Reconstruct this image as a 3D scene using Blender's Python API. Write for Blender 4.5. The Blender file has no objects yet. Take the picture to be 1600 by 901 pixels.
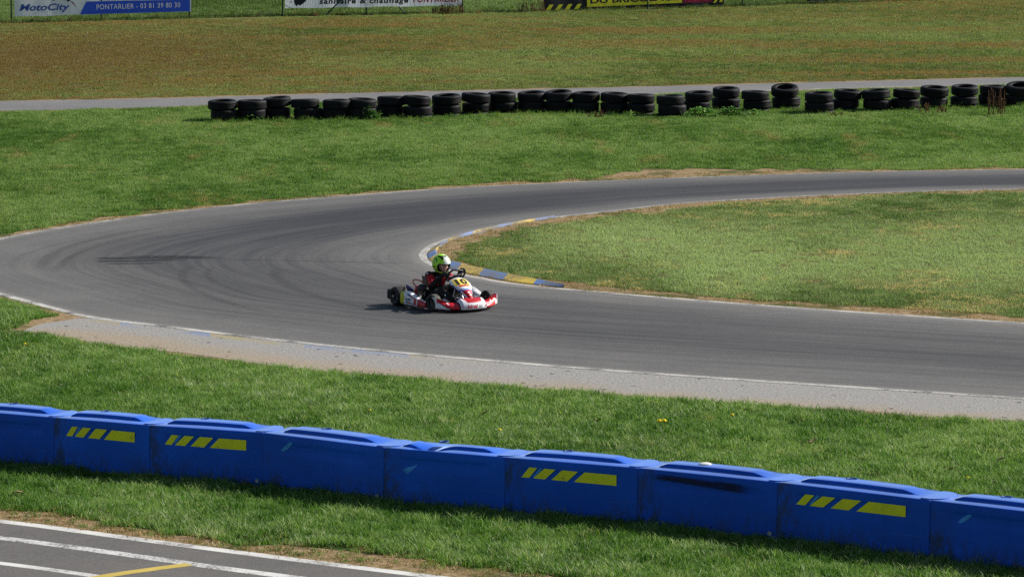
import bpy, bmesh, math, random
import numpy as np
from mathutils import Vector, Matrix, noise as mnoise
from mathutils.geometry import tessellate_polygon

random.seed(7)
R = math.radians
scene = bpy.context.scene
COL = scene.collection

# ------------------------------------------------------------------ camera
F_PX, H_CAM, V_HOR = 6500.0, 7.5, 805.5
PITCH = math.atan(V_HOR / F_PX)
cam_d = bpy.data.cameras.new('camera')
cam = bpy.data.objects.new('camera', cam_d)
COL.objects.link(cam)
cam.location = (0, 0, H_CAM)
cam.rotation_euler = (math.pi / 2 - PITCH, 0, 0)
cam_d.sensor_width = 36.0
cam_d.lens = 36.0 * F_PX / 1600.0
cam_d.clip_end = 6000
cam_d.clip_start = 0.5
scene.camera = cam
_cp, _sp = math.cos(PITCH), math.sin(PITCH)


def G(px, py, z=0.0):
    """survey point: where a sight line of the photograph meets the level z"""
    X = (px - 800.0) / F_PX
    Y = -(py - 450.5) / F_PX
    d = Vector((X, _cp + Y * _sp, -_sp + Y * _cp))
    t = (z - H_CAM) / d.z
    return Vector((d.x * t, d.y * t, z))


def scale_at(p):
    return F_PX / (p.y * _cp + (H_CAM - p.z) * _sp)


# ------------------------------------------------------------------ render / light
scene.render.engine = 'CYCLES'
scene.view_settings.view_transform = 'Standard'
scene.view_settings.look = 'None'
scene.view_settings.gamma = 1.0
scene.view_settings.use_curve_mapping = False
scene.view_settings.exposure = 0.80
scene.cycles.max_bounces = 6
scene.cycles.transparent_max_bounces = 12
scene.cycles.use_denoising = False

SUN_DIR = Vector((1.0, 0.42, 0.70)).normalized()
world = bpy.data.worlds.new('World')
scene.world = world
world.use_nodes = True
wn = world.node_tree.nodes
wl = world.node_tree.links
wn.clear()
w_out = wn.new('ShaderNodeOutputWorld')
w_bg = wn.new('ShaderNodeBackground')
w_sky = wn.new('ShaderNodeTexSky')
w_sky.sky_type = 'NISHITA'
w_sky.sun_disc = False
w_sky.sun_elevation = math.asin(SUN_DIR.z)
w_sky.sun_rotation = math.atan2(SUN_DIR.x, SUN_DIR.y)
w_sky.air_density = 1.0
w_sky.dust_density = 1.0
w_bg.inputs[1].default_value = 0.05
wl.new(w_sky.outputs[0], w_bg.inputs[0])
wl.new(w_bg.outputs[0], w_out.inputs[0])
sun_d = bpy.data.lights.new('sun', 'SUN')
sun_d.energy = 4.3
sun_d.angle = R(0.5)
sun_d.color = (1.0, 0.955, 0.88)
sun = bpy.data.objects.new('sun', sun_d)
COL.objects.link(sun)
sun.rotation_euler = SUN_DIR.to_track_quat('Z', 'Y').to_euler()
sun.location = (40, 60, 60)


# ------------------------------------------------------------------ node helpers
class NT:
    def __init__(self, name):
        self.m = bpy.data.materials.new(name)
        self.m.use_nodes = True
        self.t = self.m.node_tree
        self.t.nodes.clear()
        self.out = self.t.nodes.new('ShaderNodeOutputMaterial')

    def n(self, kind, **kw):
        nd = self.t.nodes.new(kind)
        for k, v in kw.items():
            setattr(nd, k, v)
        return nd

    def set(self, sock, v):
        if hasattr(v, 'is_linked') or isinstance(v, bpy.types.NodeSocket):
            self.t.links.new(v, sock)
        else:
            if sock.type == 'RGBA' and len(v) == 3:
                v = (*v, 1.0)
            sock.default_value = v

    def math(self, op, a, b=0.0, c=0.0, clamp=False):
        nd = self.n('ShaderNodeMath', operation=op, use_clamp=clamp)
        self.set(nd.inputs[0], a)
        self.set(nd.inputs[1], b)
        self.set(nd.inputs[2], c)
        return nd.outputs[0]

    def mix(self, f, a, b, blend='MIX'):
        nd = self.n('ShaderNodeMix', data_type='RGBA', blend_type=blend)
        self.set(nd.inputs[0], f)
        self.set(nd.inputs[6], a)
        self.set(nd.inputs[7], b)
        return nd.outputs[2]

    def ramp(self, f, stops, interp='LINEAR'):
        nd = self.n('ShaderNodeValToRGB')
        nd.color_ramp.interpolation = interp
        els = nd.color_ramp.elements
        while len(els) < len(stops):
            els.new(0.5)
        for e, (p, c) in zip(els, stops):
            e.position = p
            if not hasattr(c, '__len__'):
                c = (c, c, c)
            e.color = (*c, 1.0)
        self.set(nd.inputs[0], f)
        return nd.outputs[0]

    def step(self, f, lo, hi):
        nd = self.n('ShaderNodeMapRange', interpolation_type='SMOOTHSTEP')
        self.set(nd.inputs[0], f)
        nd.inputs[1].default_value = lo
        nd.inputs[2].default_value = hi
        return nd.outputs[0]

    def pos(self, scale=(1, 1, 1), rot=(0, 0, 0), loc=(0, 0, 0)):
        g = self.n('ShaderNodeNewGeometry')
        mp = self.n('ShaderNodeMapping')
        self.set(mp.inputs[0], g.outputs['Position'])
        mp.inputs[1].default_value = loc
        mp.inputs[2].default_value = rot
        mp.inputs[3].default_value = scale
        return mp.outputs[0]

    def coord(self, which='Object', scale=(1, 1, 1), loc=(0, 0, 0)):
        g = self.n('ShaderNodeTexCoord')
        mp = self.n('ShaderNodeMapping')
        self.set(mp.inputs[0], g.outputs[which])
        mp.inputs[1].default_value = loc
        mp.inputs[3].default_value = scale
        return mp.outputs[0]

    def noise(self, vec, scale, detail=4.0, rough=0.55, dist=0.0):
        nd = self.n('ShaderNodeTexNoise')
        self.set(nd.inputs['Vector'], vec)
        nd.inputs['Scale'].default_value = scale
        nd.inputs['Detail'].default_value = detail
        nd.inputs['Roughness'].default_value = rough
        nd.inputs['Distortion'].default_value = dist
        return nd.outputs[0]

    def bump(self, h, strength=0.3, dist=0.01):
        nd = self.n('ShaderNodeBump')
        nd.inputs['Strength'].default_value = strength
        nd.inputs['Distance'].default_value = dist
        self.set(nd.inputs['Height'], h)
        return nd.outputs[0]

    def principled(self, color, rough=0.6, spec=0.4, metal=0.0, normal=None, alpha=None):
        p = self.n('ShaderNodeBsdfPrincipled')
        self.set(p.inputs['Base Color'], color)
        self.set(p.inputs['Roughness'], rough)
        self.set(p.inputs['Specular IOR Level'], spec)
        self.set(p.inputs['Metallic'], metal)
        if normal is not None:
            self.set(p.inputs['Normal'], normal)
        if alpha is not None:
            self.set(p.inputs['Alpha'], alpha)
        return p.outputs[0]

    def done(self, shader):
        self.t.links.new(shader, self.out.inputs[0])
        return self.m


def simple_mat(name, color, rough=0.5, spec=0.4, metal=0.0, var=0.12, scale=14.0):
    t = NT(name)
    nz = t.noise(t.coord('Object'), scale, 5, 0.6)
    c2 = tuple(max(0.0, c * (1 - var * 2)) for c in color)
    c3 = tuple(min(1.0, c * (1 + var)) for c in color)
    col = t.ramp(nz, [(0.3, c2), (0.7, c3)])
    rg = t.ramp(nz, [(0.3, min(1, rough * 1.15)), (0.7, rough * 0.9)])
    return t.done(t.principled(col, rg, spec, metal))


# ------------------------------------------------------------------ object helpers
def link(o, parent=None):
    COL.objects.link(o)
    if parent is not None:
        o.parent = parent
    return o


def mesh_obj(name, verts, faces, mats, parent=None, midx=None, smooth=False, uvs=None):
    me = bpy.data.meshes.new(name)
    me.from_pydata([tuple(v) for v in verts], [], faces)
    for m in (mats if isinstance(mats, (list, tuple)) else [mats]):
        me.materials.append(m)
    if midx is not None:
        me.polygons.foreach_set('material_index', midx)
    if smooth:
        me.polygons.foreach_set('use_smooth', [True] * len(me.polygons))
    if uvs is not None:
        uv = me.uv_layers.new(name='UVMap')
        for lp in me.loops:
            uv.data[lp.index].uv = uvs[lp.vertex_index]
    me.update()
    return link(bpy.data.objects.new(name, me), parent)


class MB:
    """collects shapes for one mesh object"""

    def __init__(self):
        self.v, self.f, self.m = [], [], []

    def add(self, verts, faces, mi=0):
        o = len(self.v)
        self.v += [Vector(v) for v in verts]
        self.f += [tuple(i + o for i in f) for f in faces]
        self.m += [mi] * len(faces)
        return self

    def box(self, c, s, mi=0, rot=None, bev=0.0):
        bm = bmesh.new()
        bmesh.ops.create_cube(bm, size=1.0)
        for v in bm.verts:
            v.co = Vector((v.co.x * s[0], v.co.y * s[1], v.co.z * s[2]))
        if bev:
            bmesh.ops.bevel(bm, geom=list(bm.edges), offset=bev, segments=2, affect='EDGES', profile=0.6)
        return self.bm(bm, c, rot, mi)

    def bm(self, bm, c=(0, 0, 0), rot=None, mi=0):
        M = rot.to_4x4() if rot is not None else Matrix()
        bm.verts.index_update()
        vs = [M @ v.co + Vector(c) for v in bm.verts]
        fs = [[v.index for v in f.verts] for f in bm.faces]
        bm.free()
        return self.add(vs, fs, mi)

    def tube(self, pts, rad, mi=0, seg=10, cap=True, closed=False):
        pts = [Vector(p) for p in pts]
        n = len(pts)
        rads = rad if hasattr(rad, '__len__') else [rad] * n
        vs, fs = [], []
        up = None
        for i, p in enumerate(pts):
            if closed:
                d = pts[(i + 1) % n] - pts[i - 1]
            else:
                d = pts[min(i + 1, n - 1)] - pts[max(i - 1, 0)]
            d.normalize()
            if up is None:
                a = Vector((0, 0, 1)) if abs(d.z) < 0.9 else Vector((1, 0, 0))
                up = (a - d * a.dot(d)).normalized()
            else:
                up = (up - d * up.dot(d)).normalized()
            sd = d.cross(up)
            for k in range(seg):
                an = 2 * math.pi * k / seg
                vs.append(p + (up * math.cos(an) + sd * math.sin(an)) * rads[i])
        for i in range(n if closed else n - 1):
            for k in range(seg):
                a, b = i * seg + k, i * seg + (k + 1) % seg
                j = (i + 1) % n
                c, d2 = j * seg + (k + 1) % seg, j * seg + k
                fs.append((a, b, c, d2))
        if cap and not closed:
            fs.append(tuple(reversed(range(seg))))
            fs.append(tuple((n - 1) * seg + k for k in range(seg)))
        return self.add(vs, fs, mi)

    def lathe(self, prof, seg=32, axis='Z', c=(0, 0, 0), mi=0, closed=False, mis=None):
        vs, fs = [], []
        n = len(prof)
        for k in range(seg):
            a = 2 * math.pi * k / seg
            for r, z in prof:
                x, y = r * math.cos(a), r * math.sin(a)
                p = {'Z': (x, y, z), 'Y': (x, z, y), 'X': (z, x, y)}[axis]
                vs.append(Vector(p) + Vector(c))
        ms = []
        for k in range(seg):
            k2 = (k + 1) % seg
            for i in range(n if closed else n - 1):
                j = (i + 1) % n
                fs.append((k * n + i, k2 * n + i, k2 * n + j, k * n + j))
                ms.append(mis[i] if mis else mi)
        o = len(self.m)
        self.add(vs, fs, mi)
        self.m[o:] = ms
        return self

    def sphere(self, c, r, mi=0, seg=16, rings=10):
        bm = bmesh.new()
        bmesh.ops.create_uvsphere(bm, u_segments=seg, v_segments=rings, radius=1.0)
        rr = r if hasattr(r, '__len__') else (r, r, r)
        for v in bm.verts:
            v.co = Vector((v.co.x * rr[0], v.co.y * rr[1], v.co.z * rr[2]))
        return self.bm(bm, c, None, mi)

    def build(self, name, mats, parent=None, smooth=True, angle=40):
        o = mesh_obj(name, self.v, self.f, mats, parent, self.m, False)
        bm = bmesh.new()
        bm.from_mesh(o.data)
        bmesh.ops.recalc_face_normals(bm, faces=bm.faces)
        for e in bm.edges:
            if len(e.link_faces) == 2:
                e.smooth = e.calc_face_angle(0) < R(angle)
        for f in bm.faces:
            f.smooth = smooth
        bm.to_mesh(o.data)
        bm.free()
        return o


def tag(o, label=None, cat=None, group=None, kind=None):
    if label:
        o['label'] = label
    if cat:
        o['category'] = cat
    if group:
        o['group'] = group
    if kind:
        o['kind'] = kind
    return o


def empty(name, loc, rot=(0, 0, 0)):
    o = bpy.data.objects.new(name, None)
    o.empty_display_size = 0.2
    o.location = loc
    o.rotation_euler = rot
    return link(o)


def copy_tree(o, parent=None):
    c = o.copy()
    COL.objects.link(c)
    if parent is not None:
        c.parent = parent
    for ch in list(o.children):
        copy_tree(ch, c)
    return c


def catmull(pts, step=0.4):
    pts = [Vector(p) for p in pts]
    out = []
    n = len(pts)
    for i in range(n - 1):
        p0, p1, p2, p3 = pts[max(i - 1, 0)], pts[i], pts[i + 1], pts[min(i + 2, n - 1)]
        k = max(2, int((p2 - p1).length / step))
        for j in range(k):
            t = j / k
            out.append(0.5 * (2 * p1 + (p2 - p0) * t + (2 * p0 - 5 * p1 + 4 * p2 - p3) * t * t
                              + (3 * p1 - p0 - 3 * p2 + p3) * t ** 3))
    out.append(pts[-1])
    return out


def catmull_n(pts, k):
    out = []
    n = len(pts)
    for i in range(n - 1):
        p0, p1, p2, p3 = pts[max(i - 1, 0)], pts[i], pts[i + 1], pts[min(i + 2, n - 1)]
        for j in range(k):
            t = j / k
            out.append(0.5 * (2 * p1 + (p2 - p0) * t + (2 * p0 - 5 * p1 + 4 * p2 - p3) * t * t
                              + (3 * p1 - p0 - 3 * p2 + p3) * t ** 3))
    out.append(pts[-1])
    return out


def W(pl, z=0.0):
    return [G(x, y, z) for x, y in pl]


def sheet(name, pts, z, mat, kind='structure', flip=False):
    """flat polygon sheet at height z"""
    vs = [Vector((p.x, p.y, 0)) for p in pts]
    tris = tessellate_polygon([vs])
    fs = []
    for a, b, c in tris:
        nz = (vs[b] - vs[a]).cross(vs[c] - vs[a]).z
        fs.append((a, b, c) if nz > 0 else (a, c, b))
    o = mesh_obj(name, [(p.x, p.y, z) for p in pts], fs, mat)
    if kind:
        tag(o, kind=kind)
    return o


def ribbon(name, A, B, z, mat, kind='structure', uscale=1.0, rows=1):
    """strip between two polylines with uv: u metres along, v across"""
    n = len(A)
    L = [0.0]
    for i in range(1, n):
        L.append(L[-1] + ((A[i] + B[i]) / 2 - (A[i - 1] + B[i - 1]) / 2).length)
    vs, uv, fs = [], [], []
    for i in range(n):
        for r in range(rows + 1):
            t = r / rows
            p = A[i].lerp(B[i], t)
            vs.append((p.x, p.y, z))
            uv.append((L[i] * uscale, t))
    for i in range(n - 1):
        for r in range(rows):
            a = i * (rows + 1) + r
            q = (a, a + 1, a + rows + 2, a + rows + 1)
            nrm = (Vector(vs[q[1]]) - Vector(vs[q[0]])).cross(Vector(vs[q[2]]) - Vector(vs[q[0]])).z
            fs.append(q if nrm > 0 else tuple(reversed(q)))
    o = mesh_obj(name, vs, fs, mat, uvs=uv)
    if kind:
        tag(o, kind=kind)
    return o


def offset_line(pts, d):
    """shift a polyline sideways by d (left of travel positive)"""
    out = []
    n = len(pts)
    for i, p in enumerate(pts):
        t = pts[min(i + 1, n - 1)] - pts[max(i - 1, 0)]
        t.normalize()
        out.append(p + Vector((-t.y, t.x, 0)) * (d(i) if callable(d) else d))
    return out


def ragged(pts, lo, hi, seed=0.0, step=0.16):
    """closed outline resampled and pulled inwards by an uneven amount"""
    res = []
    n = len(pts)
    for i in range(n):
        a, b = pts[i], pts[(i + 1) % n]
        k = max(1, min(220, int((b - a).length / step)))
        for j in range(k):
            res.append(a.lerp(b, j / k))
    area = sum(res[i].x * res[(i + 1) % len(res)].y - res[(i + 1) % len(res)].x * res[i].y for i in range(len(res)))
    sgn = 1.0 if area > 0 else -1.0
    out = []
    m = len(res)
    for i in range(m):
        t = res[(i + 1) % m] - res[i - 1]
        if t.length < 1e-6:
            out.append(res[i])
            continue
        t.normalize()
        nv = Vector((-t.y, t.x, 0)) * sgn
        q = res[i]
        f = mnoise.noise((q.x * 0.45 + seed, q.y * 0.45, seed)) * 0.6 + mnoise.noise((q.x * 2.3, q.y * 2.3, seed + 5)) * 0.55
        f = min(1, max(0, 0.5 + 0.9 * f))
        hh = hi(q) if callable(hi) else hi
        out.append(q + nv * (lo + (hh - lo) * f))
    return out


# ------------------------------------------------------------------ materials: ground
def mat_ground():
    t = NT('bare_earth')
    p = t.pos()
    n1 = t.noise(p, 0.9, 6, 0.6)
    n2 = t.noise(p, 9.0, 6, 0.65)
    n3 = t.noise(t.pos(loc=(3, 7, 0)), 0.35, 4, 0.6)
    c = t.ramp(n2, [(0.25, (0.10, 0.066, 0.03)), (0.5, (0.235, 0.165, 0.088)), (0.75, (0.40, 0.30, 0.185))])
    g = t.ramp(n2, [(0.3, (0.04, 0.055, 0.014)), (0.7, (0.10, 0.10, 0.03))])
    c = t.mix(t.step(n1, 0.50, 0.64), c, g)
    return t.done(t.principled(c, 0.95, 0.1, normal=t.bump(n2, 0.2, 0.01)))


def mat_thatch(name, lo, mid, hi, stripes=None):
    t = NT(name)
    n1 = t.noise(t.pos(), 14.0, 6, 0.7)
    n2 = t.noise(t.pos(), 0.5, 4, 0.6)
    f = t.math('ADD', t.math('MULTIPLY', n1, 0.65), t.math('MULTIPLY', n2, 0.35))
    c = t.ramp(f, [(0.32, lo), (0.5, mid), (0.68, hi)])
    return t.done(t.principled(c, 0.95, 0.1, normal=t.bump(n1, 0.8, 0.03)))


def mat_grass(name, dark, mid, light, dry, dry_lo, dry_hi, dry_scale=(0.35, 0.35, 0.35), dry_rot=0.0,
              patch=0.35, pale=None, pale_c=(0.2, 0.2, 0.08), transl=0.4, gloss=0.15, seed=0.0, fine=0.22):
    t = NT(name)
    g_ = 2.0
    dark, mid, light, dry, pale_c = [tuple(min(0.9, v * g_) for v in q) for q in (dark, mid, light, dry, pale_c)]
    oi = t.n('ShaderNodeObjectInfo').outputs['Random']
    n1 = t.noise(t.pos(scale=(1.0, 0.55, 1.0), loc=(seed, seed * 2, 0)), patch, 5, 0.6)
    n2 = t.noise(t.pos(scale=(1.0, 0.4, 1.0), loc=(seed * 3, 0, 0)), 2.2, 3, 0.6)
    f = t.math('ADD', t.math('MULTIPLY', n1, 0.62), t.math('MULTIPLY', n2, 0.38 - fine * 0.4))
    f = t.math('ADD', f, t.math('MULTIPLY', t.math('SUBTRACT', oi, 0.2), fine))
    c = t.ramp(f, [(0.40, dark), (0.5, mid), (0.61, light)])
    nd = t.noise(t.pos(scale=dry_scale, rot=(0, 0, dry_rot), loc=(seed, 4, 0)), 1.0, 6, 0.66)
    d = t.math('ADD', nd, t.math('MULTIPLY', t.math('SUBTRACT', t.math('FRACT', t.math('MULTIPLY', oi, 17.3)), 0.5), 0.22))
    c = t.mix(t.step(d, dry_lo, dry_hi), c, dry)
    if pale:
        for (cx, cy, rx, ry) in pale:
            mp = t.pos(scale=(1 / rx, 1 / ry, 0.0), loc=(-cx / rx, -cy / ry, 0))
            ln = t.n('ShaderNodeVectorMath', operation='LENGTH')
            t.set(ln.inputs[0], mp)
            e = t.math('ADD', ln.outputs['Value'], t.math('MULTIPLY', t.math('SUBTRACT', nd, 0.5), 1.6))
            e = t.math('ADD', e, t.math('MULTIPLY', t.math('SUBTRACT', oi, 0.5), 0.7))
            c = t.mix(t.math('MULTIPLY', t.math('SUBTRACT', 1.0, t.step(e, 0.40, 1.05)), 0.8), c, pale_c)
    p = t.principled(c, 0.5, gloss)
    tr = t.n('ShaderNodeBsdfTranslucent')
    t.set(tr.inputs[0], t.mix(1.0, c, (1.1, 1.15, 0.7), 'MULTIPLY'))
    mx = t.n('ShaderNodeMixShader')
    mx.inputs[0].default_value = transl
    t.t.links.new(p, mx.inputs[1])
    t.t.links.new(tr.outputs[0], mx.inputs[2])
    return t.done(mx.outputs[0])


def mat_asphalt(name, base, rubber=None, warm=0.0):
    t = NT(name)
    n1 = t.noise(t.pos(), 85.0, 4, 0.75)
    n2 = t.noise(t.pos(), 0.55, 5, 0.6)
    n3 = t.noise(t.pos(), 5.0, 5, 0.65)
    n4 = t.noise(t.pos(), 24.0, 4, 0.7)
    b = base
    c = t.ramp(n1, [(0.28, (b[0] * .55, b[1] * .55, b[2] * .55)), (0.5, b), (0.74, (b[0] * 1.5, b[1] * 1.5, b[2] * 1.48))])
    c = t.mix(1.0, c, t.ramp(n4, [(0.3, 0.82), (0.7, 1.16)]), 'MULTIPLY')
    f = t.math('ADD', t.math('MULTIPLY', n2, 0.6), t.math('MULTIPLY', n3, 0.4))
    c = t.mix(1.0, c, t.ramp(f, [(0.3, (0.78, 0.78, 0.8)), (0.7, (1.18, 1.17, 1.14))]), 'MULTIPLY')
    rough = 0.85
    if rubber:
        uv = t.n('ShaderNodeUVMap').outputs[0]
        sx = t.n('ShaderNodeSeparateXYZ')
        t.set(sx.inputs[0], uv)
        u, v = sx.outputs[0], sx.outputs[1]

        def streak(su, sv, detail, dist=0.0):
            cb = t.n('ShaderNodeCombineXYZ')
            t.set(cb.inputs[0], t.math('MULTIPLY', u, su))
            wob = t.math('MULTIPLY', t.math('SINE', t.math('MULTIPLY', u, 0.17)), 0.06)
            t.set(cb.inputs[1], t.math('MULTIPLY', t.math('ADD', v, wob), sv))
            return t.noise(cb.outputs[0], 1.0, detail, 0.62, dist)
        s1 = streak(0.06, 9.0, 5)
        s2 = streak(0.16, 34.0, 4)
        s3 = streak(0.10, 3.0, 3)
        # worn-in rubber: strongest around the middle of the racing line
        lane = t.math('MULTIPLY', t.step(v, 0.04, 0.32), t.math('SUBTRACT', 1.0, t.step(v, 0.52, 0.97)))
        late = t.step(u, 40.0, 56.0)
        wide = t.math('MULTIPLY', t.step(v, 0.0, 0.2), t.math('SUBTRACT', 1.0, t.step(v, 0.84, 1.03)))
        lane = t.math('ADD', t.math('MULTIPLY', lane, t.math('SUBTRACT', 1.0, late)),
                      t.math('MULTIPLY', t.math('MULTIPLY', wide, 0.62), late))
        s4 = streak(0.22, 95.0, 3)
        wgt = t.math('SUBTRACT', 1.28, t.math('MULTIPLY', t.step(u, 15.0, 26.0), 0.52))
        rb = t.math('MULTIPLY', t.math('MULTIPLY', lane, wgt), t.math('ADD', 0.58, t.math('MULTIPLY', s3, 0.65)))
        rb = t.math('ADD', rb, t.math('MULTIPLY', t.math('SUBTRACT', s1, 0.5), 0.9))
        rb = t.math('ADD', rb, t.math('MULTIPLY', t.math('SUBTRACT', s2, 0.5), 1.1))
        rb = t.math('ADD', rb, t.math('MULTIPLY', t.math('SUBTRACT', s4, 0.5), 0.7))
        rb = t.math('MULTIPLY', rb, 0.88, clamp=True)
        c = t.mix(rb, c, t.mix(1.0, c, rubber, 'MULTIPLY'))
        # paler worn edge strips
        edge = t.math('ADD', t.math('SUBTRACT', 1.0, t.step(v, 0.0, 0.07)), t.step(v, 0.95, 1.0))
        c = t.mix(t.math('MULTIPLY', edge, 0.4), c, (0.30, 0.285, 0.26))
        rough = t.math('SUBTRACT', 0.86, t.math('MULTIPLY', rb, 0.18))
    # small pale chips and dark spots
    vo = t.n('ShaderNodeTexVoronoi')
    t.set(vo.inputs['Vector'], t.pos())
    vo.inputs['Scale'].default_value = 2.6
    sp = t.math('SUBTRACT', 1.0, t.step(vo.outputs['Distance'], 0.035, 0.07))
    sp = t.math('MULTIPLY', sp, t.math('GREATER_THAN', t.noise(t.pos(), 3.1, 1), 0.56))
    c = t.mix(t.math('MULTIPLY', sp, 0.55), c, (0.03, 0.028, 0.025))
    return t.done(t.principled(c, rough, 0.3, normal=t.bump(n1, 0.45, 0.006)))


def mat_paint(name, col, wear_lo=0.36, wear_hi=0.5, under=(0.12, 0.115, 0.11), streak=False):
    t = NT(name)
    n1 = t.noise(t.pos(scale=(1, 1, 1)), 26.0, 6, 0.75)
    n2 = t.noise(t.pos(), 2.0, 4, 0.6)
    f = t.math('ADD', t.math('MULTIPLY', n1, 0.6), t.math('MULTIPLY', n2, 0.4))
    c = t.mix(t.step(f, wear_lo, wear_hi), under, col)
    c = t.mix(1.0, c, t.ramp(n2, [(0.3, 0.75), (0.7, 1.05)]), 'MULTIPLY')
    return t.done(t.principled(c, 0.75, 0.3, normal=t.bump(n1, 0.3, 0.004)))


M = {}
M['earth'] = mat_ground()
M['asphalt'] = mat_asphalt('track_asphalt', (0.112, 0.110, 0.108), (0.235, 0.24, 0.285))
M['pit_asphalt'] = mat_asphalt('pit_asphalt', (0.112, 0.106, 0.101))
M['road_asphalt'] = mat_asphalt('road_asphalt', (0.15, 0.147, 0.148))
M['white_paint'] = mat_paint('white_line_paint', (0.60, 0.59, 0.56), 0.34, 0.50)
M['worn_white'] = mat_paint('worn_white_paint', (0.47, 0.455, 0.42), 0.39, 0.55)
M['edge_white'] = mat_paint('edge_white_paint', (0.40, 0.375, 0.33), 0.42, 0.60)
M['pit_white'] = mat_paint('pit_white_paint', (0.58, 0.57, 0.55), 0.42, 0.54)
M['yellow_line'] = mat_paint('yellow_line_paint', (0.52, 0.39, 0.085), 0.30, 0.46)
M['kerb_blue'] = mat_paint('kerb_blue_paint', (0.075, 0.165, 0.38), 0.40, 0.58, (0.17, 0.15, 0.12))
M['kerb_blue_faded'] = mat_paint('faded_kerb_blue_paint', (0.12, 0.19, 0.40), 0.43, 0.58, (0.15, 0.14, 0.12))
M['kerb_yellow_faded'] = mat_paint('faded_kerb_yellow_paint', (0.42, 0.31, 0.08), 0.44, 0.60, (0.15, 0.125, 0.09))
M['kerb_yellow'] = mat_paint('kerb_yellow_paint', (0.52, 0.38, 0.05), 0.41, 0.58, (0.16, 0.13, 0.09))


def mat_apron():
    t = NT('worn_concrete_apron')
    n1 = t.noise(t.pos(), 30.0, 6, 0.7)
    n2 = t.noise(t.pos(), 0.9, 5, 0.65)
    uv = t.n('ShaderNodeUVMap').outputs[0]
    sx = t.n('ShaderNodeSeparateXYZ')
    t.set(sx.inputs[0], uv)
    u, v = sx.outputs[0], sx.outputs[1]
    c = t.ramp(n1, [(0.30, (0.10, 0.097, 0.092)), (0.5, (0.25, 0.243, 0.232)), (0.70, (0.40, 0.385, 0.36))])
    sand = t.ramp(n1, [(0.3, (0.16, 0.12, 0.075)), (0.7, (0.42, 0.34, 0.24))])
    f = t.math('ADD', v, t.math('MULTIPLY', t.math('SUBTRACT', n2, 0.5), 0.9))
    f = t.math('SUBTRACT', f, t.math('MULTIPLY', t.step(u, 0.5, 9.0), 0.28))
    c = t.mix(t.math('MULTIPLY', t.step(f, 0.22, 0.78), 0.8), c, sand)
    vo = t.n('ShaderNodeTexVoronoi')
    t.set(vo.inputs['Vector'], t.pos())
    vo.inputs['Scale'].default_value = 5.0
    t.set(vo.inputs['Vector'], t.pos(scale=(1.0, 0.7, 1.0), rot=(0, 0, 0.6)))
    sp = t.math('SUBTRACT', 1.0, t.step(vo.outputs['Distance'], 0.10, 0.2))
    sp = t.math('MULTIPLY', sp, t.math('GREATER_THAN', t.noise(t.pos(), 1.3, 3), 0.53))
    c = t.mix(t.math('MULTIPLY', sp, 0.85), c, (0.035, 0.028, 0.02))
    # faded remains of blue and yellow paint along the track edge
    k = t.math('MULTIPLY', t.step(n2, 0.44, 0.56), t.math('SUBTRACT', 1.0, t.step(v, 0.10, 0.2)))
    alt = t.math('GREATER_THAN', t.math('FRACT', t.math('MULTIPLY', u, 0.30)), 0.5)
    pc = t.mix(alt, (0.30, 0.25, 0.10), (0.12, 0.19, 0.36))
    c = t.mix(t.math('MULTIPLY', k, t.math('MULTIPLY', t.math('SUBTRACT', 1.0, t.step(u, 5.0, 9.0)), 0.55)), c, pc)
    return t.done(t.principled(c, 0.9, 0.2, normal=t.bump(n1, 0.5, 0.008)))


M['apron'] = mat_apron()

# ------------------------------------------------------------------ survey lines (1600 x 901 photograph)
OUTER = [(1900, 259), (1600, 264.5), (1400, 267.5), (1200, 273), (1000, 280), (850, 286.5), (700, 294), (550, 305), (400, 317),
         (250, 333), (100, 354), (0, 371.5), (-70, 388), (-112, 404), (-122, 420), (-90, 438), (0, 462), (70, 480.5), (140, 497),
         (250, 510.5), (400, 529), (550, 545), (700, 559), (900, 576), (1150, 594), (1400, 610.5), (1600, 624), (1900, 643)]
INNER = [(1900, 290), (1600, 296), (1450, 299.5), (1300, 305), (1150, 313), (1050, 320), (950, 331.5), (865, 341), (800, 351.5),
         (748, 363), (716, 371.5), (692, 379), (677, 387), (669, 395), (668, 401), (673, 408), (685, 414.5), (702, 421), (722, 427.5),
         (750, 433), (786, 440), (836, 446.5), (900, 452.5), (1000, 461), (1150, 473), (1350, 487.5), (1600, 504), (1900, 525)]
o_w = catmull_n(W(OUTER), 10)
i_w = catmull_n(W(INNER), 10)

# ground reaching the horizon
tag(mesh_obj('ground', [(-3000, -200, 0), (3000, -200, 0), (3000, 5000, 0), (-3000, 5000, 0)], [(0, 1, 2, 3)], M['earth']), kind='structure')
ribbon('race_track', i_w, o_w, 0.0035, M['asphalt'], rows=6)
# white edge lines
inner_line = ribbon('inner_edge_line', offset_line(i_w, lambda i: 0.0), [a.lerp(b, 0.017) for a, b in zip(i_w, o_w)], 0.0042, M['worn_white'])
lo_i = [k for k in range(len(o_w)) if k >= 150]
oa = [o_w[k] for k in lo_i]
ribbon('outer_edge_line', oa, [o_w[k].lerp(i_w[k], 0.020) for k in lo_i], 0.0042, M['worn_white'])
hi_i = [k for k in range(len(o_w)) if k <= 150]
ribbon('far_edge_line', [o_w[k] for k in hi_i], [o_w[k].lerp(i_w[k], 0.022) for k in hi_i], 0.0042, M['edge_white'])

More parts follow.
